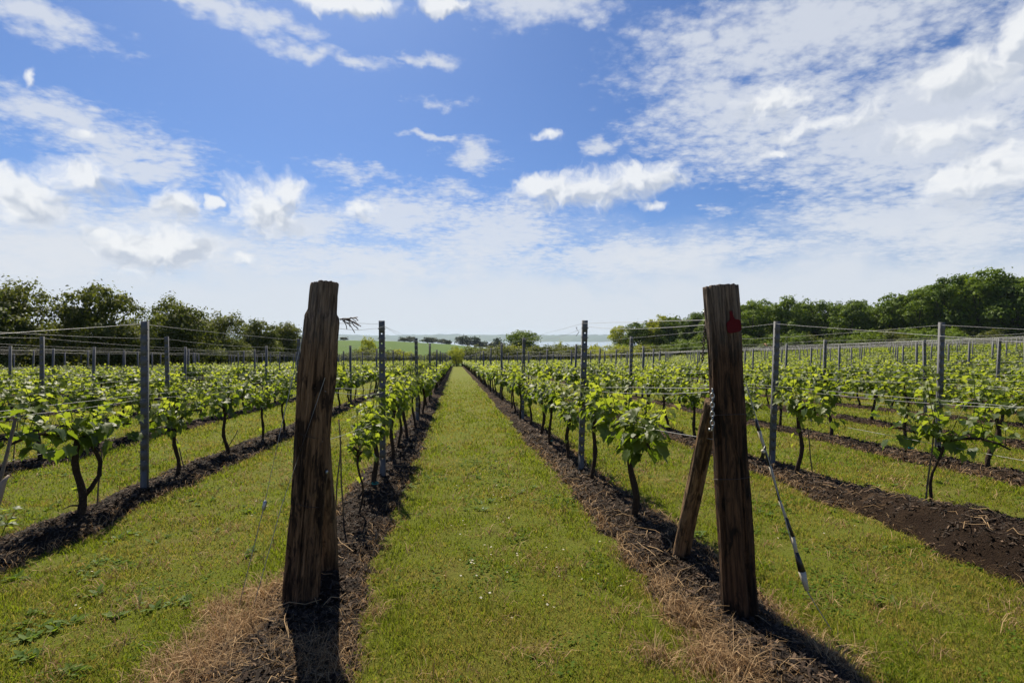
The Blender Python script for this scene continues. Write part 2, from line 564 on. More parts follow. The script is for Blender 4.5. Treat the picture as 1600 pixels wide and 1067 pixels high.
# ------------------------------------------------------------------ ground, water, far shore, air
PITCH_ROW = 2.50


def row_x(k):
    """k = 1, 2, 3 ... east of the path; -1, -2 ... west of it."""
    return 1.53 + (k - 1) * PITCH_ROW if k > 0 else -0.86 + (k + 1) * PITCH_ROW


LEFT_ROWS, RIGHT_ROWS = 11, 30
ROWS = [k for k in range(-LEFT_ROWS, RIGHT_ROWS + 1) if k != 0]


def row_end(k):
    x = row_x(k)
    return 97.0 - 0.0 * x if x < 20 else 97.0 - (x - 20) * 0.42


def grow(a, b, s0, f):
    out, s = [a], s0
    while out[-1] < b:
        out.append(out[-1] + s)
        s *= f
    return out


def strip_half(k, y):
    return 0.30 + 0.20 * (fbm(np.asarray(y) * 1.3, np.full(np.shape(y), k * 7.3), 21) - 0.5) + 0.09 * (vn(np.asarray(y) * 6.0, np.full(np.shape(y), k * 3.1), 22) - 0.5)


def build_setting():
    ys = [-3.0] + grow(0.0, 16.0, 0.12, 1.004) + grow(16.3, 400.0, 0.6, 1.04)[1:] + [500, 650, 800, 1000, 1200, 1500]
    xr = grow(0.0, 9.0, 0.14, 1.006) + grow(9.4, 300.0, 0.7, 1.07)[1:] + [450, 700, 1100, 1700, 2600]
    xs = [-q for q in xr[::-1]][:-1] + xr
    X, Y = np.meshgrid(np.array(xs), np.array(ys))
    V = np.stack([X, Y, gz(X, Y)], -1).reshape(-1, 3)
    n, mm = len(xs), len(ys)
    i = (np.arange(mm - 1)[:, None] * n + np.arange(n - 1)[None, :]).ravel()
    F = np.stack([i, i + 1, i + n + 1, i + n], -1)
    tag(obj('ground', mesh_np('ground', V, F, smooth=True), M['ground']), 'sloping mown grass ground with a meadow hill beyond', 'ground', kind='structure')
    # estuary
    V = [(-9000, 700, -42), (9000, 700, -42), (9000, 9000, -42), (-9000, 9000, -42)]
    m, g, b, out = new_mat('estuary_water')
    p = g.node('ShaderNodeNewGeometry').outputs['Position']
    n1 = g.noise(g.v('MULTIPLY', p, (1, 3, 1)), 0.02, 5, 0.6)
    g.put(b.inputs['Base Color'], g.mix(n1, (0.16, 0.21, 0.26), (0.26, 0.31, 0.36)))
    b.inputs['Roughness'].default_value = 0.25
    bump(g, b, n1, 0.3, 3.0)
    tag(obj('water', mesh_np('water', V, np.array([(0, 1, 2, 3)])), m), 'pale strip of estuary water below the far shore', 'water', kind='structure')
    # far shore: a long low wooded ridge
    xs = np.linspace(-6500, 7500, 420)
    prof = [(5200, 0.0), (5450, 0.10), (5900, 0.45), (6350, 0.80), (6600, 1.0), (6900, 0.9), (7600, 0.2)]
    ridge = 84 + 14 * (fbm(xs / 900, xs * 0, 41) - 0.5) + 22 * np.clip(vn(xs / 55, xs * 0, 42) - 0.55, 0, 1) + 9 * (vn(xs / 160, xs * 0, 43) - 0.5)
    V = np.concatenate([np.stack([xs, np.full_like(xs, y0) + 120 * (vn(xs / 700, xs * 0 + y0, 44) - .5), -43 + ridge * h - (6 if h < .9 else 0) * vn(xs / 120, xs * 0 + h * 9, 45)], -1) for y0, h in prof])
    n = len(xs)
    i = (np.arange(len(prof) - 1)[:, None] * n + np.arange(n - 1)[None, :]).ravel()
    m, g, b, out = new_mat('far_shore')
    p = g.node('ShaderNodeNewGeometry').outputs['Position']
    x, y, z = g.sep(p)
    fld = g.node('ShaderNodeTexVoronoi')
    g.put(fld.inputs['Vector'], g.v('MULTIPLY', p, (1, 0.7, 0)))
    fld.inputs['Scale'].default_value = 0.003
    c = g.mix(g.sep(fld.outputs['Color'])[0], (0.025, 0.055, 0.025), (0.060, 0.085, 0.035))
    woods = g.mapr(g.noise(g.v('MULTIPLY', p, (1, 1, 0)), 0.006, 4, 0.6), 0.52, 0.60)
    c = g.mix(woods, c, (0.018, 0.038, 0.018))
    c = g.mix(g.mapr(z, 30, 38), c, (0.018, 0.038, 0.020))
    g.put(b.inputs['Base Color'], c)
    b.inputs['Roughness'].default_value = 1.0
    tag(obj('far_hills', mesh_np('far_hills', V, np.stack([i, i + 1, i + n + 1, i + n], -1), smooth=True), m), 'low blue green wooded hills across the water', 'hills', kind='structure')
    # air
    mb = MB()
    mb.box((0, 4300, 9.0), (15200, 8900, 110))
    m, g, b, out = new_mat('haze_air')
    g.n.remove(b)
    pv = g.node('ShaderNodeVolumePrincipled')
    pv.inputs['Color'].default_value = (0.66, 0.82, 0.98, 1)
    pv.inputs['Density'].default_value = 0.000085
    pv.inputs['Anisotropy'].default_value = 0.2
    g.l.new(pv.outputs[0], out.inputs['Volume'])
    tag(obj('haze', mb.mesh('haze'), m), kind='stuff')
    # mulched strips under the rows
    for k in ROWS:
        x0, ye = row_x(k), row_end(k) + 1.0
        close = abs(x0) < 11
        ystart = 0.3 if abs(k) == 1 else 1.2
        ys = np.array(grow(ystart, ye, 0.05 if close else 0.35, 1.022 if close else 1.03))
        ys[-1] = ye
        t = np.linspace(-1, 1, 17 if close else 7)
        hw = strip_half(k, ys)[:, None] * 1.25
        mean = (0.06 * (fbm(ys * 0.8, ys * 0 + k, 31) - 0.5))[:, None]
        X = x0 + mean + t[None, :] * hw
        Y = ys[:, None] + 0 * X
        h = 0.115 * (1 - t[None, :] ** 2) - 0.045 + 0.05 * (vn(X * 5, Y * 5, 33) - 0.5) * (1 - t[None, :] ** 4)
        if close:
            h = h + 0.03 * (vn(X * 22, Y * 22, 34) - 0.5)
        if k == 2:                            # heap of fresh compost over the near end of this row
            h = h + 0.19 * np.exp(-((Y - 3.1) / 1.25) ** 2) * (1 - t[None, :] ** 2) + (Y < 5) * (0.035 * (vn(X * 11, Y * 11, 35) - 0.5) + 0.03 * (vn(X * 37, Y * 37, 36) - 0.5))
            X = x0 + (X - x0) * (1 + 0.32 * np.exp(-((Y - 3.0) / 1.3) ** 2))
        V = np.stack([X, Y, gz(X, Y) + h], -1).reshape(-1, 3)
        n = len(t)
        i = (np.arange(len(ys) - 1)[:, None] * n + np.arange(n - 1)[None, :]).ravel()
        tag(obj('soil_strip', mesh_np('soil_strip', V, np.stack([i, i + 1, i + n + 1, i + n], -1), smooth=True), M['mulch']),
            'mulched brown soil strip under a row of vines', 'soil', 'soil strips under the rows', 'structure')


build_setting()


def strip_height(k, x, y):
    """Approximate height of the mulch above the ground at (x, y) in row k."""
    wide = (1 + 0.32 * np.exp(-((y - 3.0) / 1.3) ** 2)) if k == 2 else 1.0
    t = np.clip((x - row_x(k)) / (strip_half(k, y) * 1.25 * wide), -1, 1)
    h = 0.115 * (1 - t ** 2) - 0.045
    if k == 2:
        h = h + 0.19 * np.exp(-((y - 3.1) / 1.25) ** 2) * (1 - t ** 2)
    xo = row_x(k) + (x - row_x(k)) / wide
    if k == 2:
        h = h + (y < 5) * (0.035 * (vn(xo * 11, y * 11, 35) - 0.5) + 0.03 * (vn(xo * 37, y * 37, 36) - 0.5))
    return h + 0.05 * (vn(xo * 5, y * 5, 33) - 0.5) * (1 - t ** 4) + 0.03 * (vn(xo * 22, y * 22, 34) - 0.5)


# ------------------------------------------------------------------ lawn: blades, dead grass, mulch chips
def row_dist(x, y):
    """Signed distance to the edge of the nearest mulch strip (negative = on the strip)."""
    best = np.full(np.shape(x), 9.0)
    for k in range(-6, 9):
        if k == 0:
            continue
        d = np.abs(x - row_x(k)) - strip_half(k, y)
        if k == 2:
            d = d - 0.09 * np.exp(-((y - 3.0) / 1.3) ** 2)
        best = np.minimum(best, np.where(y > (0.3 if abs(k) == 1 else 1.2), d, 9.0))
    return best


DRY_SPOTS = []
for (u, v, r) in ((375, 1000, .30), (300, 1055, .26), (420, 935, .20), (440, 1050, .26), (340, 960, .12), (1070, 965, .16), (1120, 1030, .20), (1040, 925, .10), (1190, 1060, .22),
                  (1290, 1050, .16), (1030, 1030, .08), (590, 960, .07)):
    q = G(u, v)
    DRY_SPOTS.append((q.x, q.y, r))


def dryness(x, y):
    d = np.zeros(np.shape(x))
    for (a, b, r) in DRY_SPOTS:
        d = np.maximum(d, 1.25 - np.hypot(x - a, y - b) / r)
    return np.clip(d + 0.7 * (fbm(x * 7, y * 7, 51) - 0.5), 0, 1)


def scatter(n0, z0, z1, zc, seed):
    """Points on the ground in front of the camera, their density falling with distance."""
    r = np.random.default_rng(seed)
    zz = np.linspace(z0, z1, 400)
    dens = n0 * np.minimum(1, (zc / zz) ** 2) * 2 * (1.05 * zz + 1.3)
    cdf = np.cumsum(dens) * (zz[1] - zz[0])
    n = int(cdf[-1])
    Z = np.interp(r.random(n) * cdf[-1], cdf, zz)
    Xc = (r.random(n) * 2 - 1) * (1.05 * Z + 1.3)
    return Xc * RIGHT.x + Z * math.sin(YAW), Xc * RIGHT.y + Z * math.cos(YAW), Z, r


def blades(x, y, z, h, w, lean, r, tint):
    n = len(x)
    a = r.random(n) * 2 * PI
    la = r.random(n) * 2 * PI
    dx, dy = np.cos(a) * w / 2, np.sin(a) * w / 2
    lx, ly = np.cos(la) * lean * h, np.sin(la) * lean * h
    P = np.empty((n, 5, 3))
    P[:, 0] = np.stack([x - dx, y - dy, z], -1)
    P[:, 1] = np.stack([x + dx, y + dy, z], -1)
    mx, my, mz = x + lx * .35, y + ly * .35, z + h * .62
    P[:, 2] = np.stack([mx + dx * .75, my + dy * .75, mz], -1)
    P[:, 3] = np.stack([mx - dx * .75, my - dy * .75, mz], -1)
    P[:, 4] = np.stack([x + lx, y + ly, z + h * np.sqrt(np.clip(1 - (lean * .55) ** 2, .15, 1))], -1)
    b = np.arange(n)[:, None] * 5
    return P.reshape(-1, 3), b + np.array([[0, 1, 2, 3]]), b + np.array([[3, 2, 4]]), np.repeat(tint, 5)


def build_lawn():
    x, y, Z, r = scatter(17000, 1.7, 46.0, 2.2, 5)
    d = row_dist(x, y)
    dry = dryness(x, y)
    tuft = fbm(x * 3.2, y * 3.2, 61)
    bare = sstep(.60, .74, fbm(x * 2.3, y * 2.3, 65) * .6 + fbm(x * 9, y * 9, 66) * .4)
    keep = (d + 0.10 * (r.random(len(x)) - .5) > 0.0) & (r.random(len(x)) < (0.25 + 1.1 * tuft) * (1 - .8 * bare))
    keep &= (r.random(len(x)) > dry * .9) & (r.random(len(x)) > sstep(14, 45, Z))
    x, y, Z, d, dry, tuft = (q[keep] for q in (x, y, Z, d, dry, tuft))
    n = len(x)
    patch = fbm(x * 0.9, y * 0.9, 71) * .6 + fbm(x * 5, y * 5, 72) * .4
    pd = np.clip((patch - 0.41) * 3.0, 0.05, 0.75)
    pd = np.clip(pd + 0.45 * np.exp(-np.maximum(d, 0) / .07) - 0.25 * np.exp(-((d - .22) / .12) ** 2), 0.02, .9)
    alley = np.where(x > -.86, (x + .86) % 2.445, (x + .86) % 2.5) - 1.22
    pd = np.clip(pd + .28 * np.exp(-((np.abs(alley) - .48) / .16) ** 2) * fbm(x * 2, y * .7, 79), 0, .9)
    straw = r.random(n) < pd
    tint = np.where(straw, 0.55 + 0.45 * r.random(n), 0.30 * r.random(n) ** 1.5)
    lush = np.exp(-((d - .2) / .15) ** 2)
    h = (0.012 + 0.028 * r.random(n) ** 1.4) * (1 + 1.1 * (tuft - .5) + .5 * lush) * np.clip(Z / 4.0, 1, 2.5) ** .5
    w = (0.0028 + 0.0022 * r.random(n)) * np.clip(Z / 2.6, 1, 7)
    V, F4, F3, T = blades(x, y, gz(x, y) - 0.004, h, w, 0.3 + 0.75 * r.random(n), r, tint)
    tag(obj('grass', mesh_np('grass', V, [F4, F3], T), M['grass']), 'short mown lawn grass between the vine rows', 'grass', kind='stuff')
    # clover and daisy-leaf patches
    x, y, Z, r = scatter(9000, 1.7, 14.0, 2.4, 12)
    d = row_dist(x, y)
    cl = fbm(x * 2.1, y * 2.1, 91) * .55 + fbm(x * 8, y * 8, 92) * .45
    keep = (d > .03) & (dryness(x, y) < .2) & (r.random(len(x)) < .42 * sstep(.50, .72, cl))
    x, y, Z = x[keep], y[keep], Z[keep]
    n = len(x)
    z = gz(x, y) + .004 + .018 * r.random(n)
    sz = (.004 + .006 * r.random(n)) * np.clip(Z / 3, 1, 2)
    a = r.random(n) * 2 * PI
    tx, ty = (r.random(n) - .5) * .9, (r.random(n) - .5) * .9
    PV = np.empty((n, 5, 3))
    for q in range(5):
        c, s_ = np.cos(a + q * 2 * PI / 5) * sz, np.sin(a + q * 2 * PI / 5) * sz
        PV[:, q] = np.stack([x + c, y + s_, z + c * tx + s_ * ty], -1)
    tag(obj('clover', mesh_np('clover', PV.reshape(-1, 3), np.arange(n * 5).reshape(-1, 5), np.repeat(r.random(n), 5)), M['clover']), 'low patches of round clover leaves in the lawn', 'clover', kind='stuff')
    # dead grass round the posts and along the strips
    x, y, Z, r = scatter(16000, 1.7, 9.0, 2.4, 6)
    d = row_dist(x, y)
    dry = dryness(x, y)
    east = np.where(x > 0.8, 1.0, 0.45)
    pr = np.maximum(dry * 0.9, 0.36 * east * np.exp(-(np.abs(d + .04) / .09) ** 2))
    pr = np.maximum(pr, 0.10 * east * (d < 0) * (fbm(x * 3, y * 3, 77) > .5))
    keep = r.random(len(x)) < pr
    x, y, Z, d, dry = (q[keep] for q in (x, y, Z, d, dry))
    n = len(x)
    h = (0.025 + 0.060 * r.random(n)) * (1 + 1.4 * dry * r.random(n) ** 2)
    w = (0.0022 + 0.002 * r.random(n)) * np.clip(Z / 2.6, 1, 3)
    z = gz(x, y) + np.where(d < 0, 0.02, 0)
    V, F4, F3, T = blades(x, y, z, h, w, 0.75 + 0.85 * r.random(n), r, r.random(n) ** .8)
    tag(obj('dry_grass', mesh_np('dry_grass', V, [F4, F3], T), M['drygrass']), 'dead brown grass round the posts and strip edges', 'dry grass', kind='stuff')
    # bark chips and straw on the strips
    CV, CT = [], []
    x, y, Z, r = scatter(18000, 1.7, 16.0, 2.6, 8)
    for k in range(-5, 7):
        if k == 0:
            continue
        t = (x - row_x(k)) / (strip_half(k, y) * 1.12 * (1 + (0.5 * np.exp(-((y - 3.0) / 1.3) ** 2) if k == 2 else 0)))
        s = (np.abs(t) < 1) & (y > 0.4)
        xs, ys, n = x[s], y[s], int(s.sum())
        if not n:
            continue
        zs = gz(xs, ys) + strip_height(k, xs, ys) + 0.018 * r.random(n) - 0.002
        ln = (0.011 + 0.042 * r.random(n) ** 2.6) * np.clip(Z[s] / 4, 1, 2)
        wd = ln * (0.14 + 0.26 * r.random(n))
        a = r.random(n) * 2 * PI
        tilt = (r.random(n) - .5) * 1.3
        roll = (r.random(n) - .5) * 1.4
        ux, uy, uz = np.cos(a) * np.cos(tilt), np.sin(a) * np.cos(tilt), np.sin(tilt)
        vx, vy, vz = -np.sin(a) * np.cos(roll), np.cos(a) * np.cos(roll), np.sin(roll)
        U = np.stack([ux, uy, uz], -1) * ln[:, None] / 2
        W = np.stack([vx, vy, vz], -1) * wd[:, None] / 2
        C = np.stack([xs, ys, zs], -1)
        CV.append(np.stack([C - U - W * .6, C + U * .8 - W, C + U + W * .5, C - U * .7 + W], 1).reshape(-1, 3))
        pale = r.random(n)
        paleness = np.where(ys < 4.4, 0.30, 0.40) if k == 2 else (0.16 if k < 0 else 0.34)
        tt = np.where(pale < paleness * .45, 0.6 + 1.2 * r.random(n), 0.34 * r.random(n) ** 1.5)
        CT.append(np.repeat(tt, 4))
    V = np.concatenate(CV)
    F = np.arange(len(V)).reshape(-1, 4)
    tag(obj('bark_mulch', mesh_np('bark_mulch', V, F, np.concatenate(CT)), M['chip']), 'dark bark chips lying on the soil strips', 'mulch', kind='stuff')
    # prunings: thin pale twigs lying on the strips
    mb = MB()
    rr = random.Random(4)
    for k, cnt in ((-2, 26), (-1, 46), (1, 70), (2, 90), (3, 80), (4, 40), (-3, 14)):
        for _ in range(cnt):
            yy = rr.uniform(1.6, 3.2) + rr.expovariate(1 / 3.2)
            xx = row_x(k) + rr.gauss(0, .2)
            a = rr.uniform(0, 2 * PI)
            L = rr.uniform(.06, .28)
            z = float(gz(xx, yy) + strip_height(k, np.array(xx), np.array(yy))) + .012
            bend = rr.uniform(-.5, .5)
            pts = []
            for q in range(4):
                s = q / 3 - .5
                pts.append((xx + math.cos(a + bend * s) * L * s, yy + math.sin(a + bend * s) * L * s, z + .03 * rr.random() * (q % 2) + .02 * (1 - abs(s) * 2)))
            mb.tube(pts, [.0028, .0026, .0022, .0012], 4, False, rr.uniform(.4, 1))
    tag(obj('twigs', mb.mesh('twigs'), M['drygrass']), 'thin pale prunings scattered over the soil strips', 'twigs', kind='stuff')


build_lawn()

# ------------------------------------------------------------------ vines
LEAF_R = [0.42, 0.80, 0.62, 0.98, 0.74, 0.86, 0.66, 1.12, 0.66, 0.86, 0.74, 0.98, 0.62, 0.80]


def leaf_shape(lod):
    """Flat outline of a lobed vine leaf (x across, y towards the tip, stalk at the origin)."""
    if lod == 0:
        rr = LEAF_R
        n = len(rr)
        pts = []
        for i, q in enumerate(rr):
            a = -PI / 2 + 2 * PI * i / n
            pts.append((math.cos(a) * q * .5, math.sin(a) * q * .5 + .42))
        pts[0] = (0, .16)
    elif lod == 1:
        pts = [(0, .12), (.36, .0), (.52, .42), (.34, .78), (0, 1.0), (-.34, .78), (-.52, .42), (-.36, .0)]
    else:
        pts = [(0, 0), (.5, .42), (0, 1.0), (-.5, .42)]
    return pts


class Leaves:
    def __init__(self, lod, lobes=True):
        self.P = leaf_shape(lod)
        self.lod = lod
        self.V, self.F, self.T, self.n = [], [], [], 0

    def add(self, c, nrm, tip, size, tint, r):
        nrm = nrm.normalized()
        tip = (tip - nrm * tip.dot(nrm))
        tip = tip.normalized() if tip.length > 1e-4 else nrm.orthogonal().normalized()
        side = tip.cross(nrm)
        fold, droop = r.uniform(.05, .45), r.uniform(.05, .5)
        pts = [(0, .42)] + list(self.P) if self.lod < 2 else list(self.P)
        base = len(self.V)
        for (a, b) in pts:
            zz = abs(a) * fold - droop * (b - .2) ** 2 + (r.uniform(-.05, .05) if self.lod == 0 else 0)
            self.V.append(c + (side * a + tip * b + nrm * zz) * size)
            self.T.append(tint)
        if self.lod < 2:
            n = len(self.P)
            self.F += [(base, base + 1 + i, base + 1 + (i + 1) % n) for i in range(n)]
        else:
            self.F += [(base, base + 1, base + 2), (base, base + 2, base + 3)]

    def mesh(self, name, extra=None):
        V = np.array([tuple(q) for q in self.V])
        F, T = [np.array(self.F)], np.array(self.T)
        if extra is not None and extra.n:
            EV = np.concatenate(extra.V)
            F.append(np.concatenate(extra.F4) + len(V))
            V = np.concatenate([V, EV])
            T = np.concatenate([T, np.concatenate(extra.T)])
        return mesh_np(name, V, F, T)


def vine_parts(seed, lod, dense=1.0, reach=0.55, one_sided=0, size=1.0, trunk_h=0.74, spread=1.0, fork=False, shoot=1.12, thin=1.0):
    """Meshes of one vine; rows run along y, the trunk stands at the origin."""
    r = random.Random(seed)
    hx, hy, hz = r.uniform(-.05, .05), r.uniform(-.10, .10), trunk_h * r.uniform(.92, 1.08)
    trunk = MB()
    n = 9 if lod == 0 else 5
    px, py = r.uniform(0, 6), r.uniform(0, 6)
    pts, rd = [], []
    for i in range(n):
        t = i / (n - 1)
        w = math.sin(t * PI)
        pts.append((hx * t + w * .035 * math.sin(px + t * 5), hy * t + w * .05 * math.sin(py + t * 4.3), -.06 + (hz + .06) * t))
        rd.append((.030 - .009 * t + (.012 if t == 0 else 0) + .004 * r.uniform(-1, 1) + (.008 if i == n - 1 else 0)) * size * thin)
    trunk.tube(pts, rd, 8 if lod == 0 else 5)
    if lod == 0:
        for _ in range(3):                    # old spurs
            a = r.uniform(0, 2 * PI)
            b = Vector(pts[-1 - r.randint(0, 1)])
            trunk.tube([b, b + Vector((math.cos(a) * .04, math.sin(a) * .05, r.uniform(.0, .05)))], [.014, .009], 5)
    head = Vector(pts[-1])
    if fork:                                  # a second limb leaves low and sweeps round to the head
        b = Vector(pts[3])
        trunk.tube([b - Vector((0, 0, .03)), b + Vector((.03, .06, .04)), b + Vector((.05, .13, .13)), b + Vector((.04, .16, .25)), b + Vector((.02, .13, .36)), head + Vector((0, .08, .0))], [.022, .022, .020, .019, .018, .014], 7)
        trunk.tube([Vector(pts[2]), Vector(pts[2]) + Vector((-.06, -.05, .02)), Vector(pts[2]) + Vector((-.10, -.09, .0))], [.009, .007, .003], 5)
    arms, bases = [], []
    for s in (-1, 1):
        if one_sided and s != one_sided:
            L = reach * .35
        else:
            L = reach * r.uniform(.85, 1.1)
        mb = MB()
        ap = []
        m = 6 if lod == 0 else 3
        rise = r.uniform(.02, .12)
        for i in range(m):
            t = i / (m - 1)
            ap.append(head + Vector((r.uniform(-.02, .02) * (i > 0), s * L * t, rise * math.sin(t * PI * .75) + r.uniform(-.015, .015) * (i > 0) - .01 * (i == 0))))
        mb.tube(ap, [(.017 - .009 * i / (m - 1)) * size for i in range(m)], 6 if lod == 0 else 4)
        arms.append(mb)
        ns = max(2, int((8 if lod == 0 else 6) * L / .55))
        for q in range(ns):
            t = (q + r.uniform(.2, .8)) / ns * (m - 1)
            i = min(int(t), m - 2)
            bases.append((ap[i].lerp(ap[i + 1], t - i), s))
    for _ in range(3):
        bases.append((head + Vector((r.uniform(-.03, .03), r.uniform(-.06, .06), .01)), 0))
    lv = Leaves(lod)
    stems = MB()
    for (b, s) in bases:
        dirv = Vector((r.uniform(-.55, .55) * spread, r.uniform(-.35, .35) + .15 * s, 1.0)).normalized()
        L = r.uniform(.16, .50) * shoot * (1.0 if r.random() < .75 else .55)
        k = max(4, int(L / .038 * dense * (1 if lod == 0 else .62)))
        lean = Vector((r.uniform(-.3, .3), r.uniform(-.2, .2), -.2)) * .5
        prev = [b]
        for i in range(k):
            t = (i + .6) / k
            c = b + dirv * (L * t) + lean * (L * t * t)
            prev.append(c)
            a = r.uniform(0, 2 * PI) if i % 2 else r.uniform(0, 2 * PI)
            outw = Vector((math.cos(a), math.sin(a), 0))
            sz = (.136 * (1 - .62 * t) * r.uniform(.65, 1.25)) * size * (1.0 if lod == 0 else 1.25 if lod == 1 else 1.6)
            nr = Vector((0, 0, .75)) + outw * r.uniform(.2, .8) + Vector((r.uniform(-.5, .5), r.uniform(-.5, .5), 0)) + Vector(SUN_DIR) * .25
            tip = outw - Vector((0, 0, r.uniform(.1, .9)))
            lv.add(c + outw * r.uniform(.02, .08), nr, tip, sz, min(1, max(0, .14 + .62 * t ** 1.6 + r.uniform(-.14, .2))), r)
        if lod == 0:
            stems.tube(prev, [.0035] + [.003] * (len(prev) - 2) + [.0015], 4, False, .25)
        if r.random() < .6:                   # basal leaves hang below the arm
            for _ in range(2):
                a = r.uniform(0, 2 * PI)
                outw = Vector((math.cos(a) * 1.2, math.sin(a), 0)).normalized()
                nr = outw * r.uniform(.5, 1) + Vector((0, 0, .5)) + Vector((r.uniform(-.4, .4), r.uniform(-.4, .4), 0))
                lv.add(b + outw * r.uniform(.04, .13) * spread + Vector((0, 0, r.uniform(-.10, .05))), nr, outw * .4 - Vector((0, 0, 1)), r.uniform(.10, .15) * size * (1 if lod == 0 else 1.3), r.uniform(0, .25), r)
    if lod == 0:                              # a few suckers low on the trunk
        for _ in range(r.randint(1, 5)):
            t = r.uniform(.35, .95)
            a = r.uniform(0, 2 * PI)
            outw = Vector((math.cos(a), math.sin(a), 0))
            c = Vector((hx * t, hy * t, hz * t)) + outw * .04
            lv.add(c, outw + Vector((0, 0, .5)), outw - Vector((0, 0, .6)), r.uniform(.05, .085), r.uniform(.3, .7), r)
    return trunk.mesh('trunk', True), [a.mesh('cordon_arm', True) for a in arms], lv.mesh('foliage', stems if lod == 0 else None)


ROW_NAME = {-1: 'the row behind the bare post', 1: 'the row behind the red-tagged post', -2: 'the second row left of the path', 2: 'the second row right of the path',
            -3: 'the third row left of the path', 3: 'the third row right of the path', -4: 'the fourth row left of the path', 4: 'the fourth row right of the path'}
ORD = 'first second third fourth fifth sixth seventh eighth ninth tenth eleventh twelfth thirteenth fourteenth fifteenth sixteenth'.split()
_NUM = 'fifth sixth seventh eighth ninth tenth eleventh twelfth thirteenth fourteenth fifteenth sixteenth seventeenth eighteenth nineteenth twentieth'.split()


def row_name(k):
    if k in ROW_NAME:
        return ROW_NAME[k]
    i = abs(k) - 5
    side = 'left' if k < 0 else 'right'
    return f'the {_NUM[i]} row {side} of the path' if i < len(_NUM) else f'the far rows {side} of the path'


VINE_Y = {  # first vines of the rows one can tell apart (positions along the row); the rest follow at 1.22 m
    1: [4.22, 5.55, 6.75, 7.85], -1: [4.5, 5.42, 6.95, 8.05], -2: [4.8, 6.45, 7.8, 9.05], 2: [3.85, 5.45, 6.65], 3: [5.4, 6.5, 7.95, 9.4], -3: [5.2, 6.4, 7.7], -4: [5.0, 6.3]}


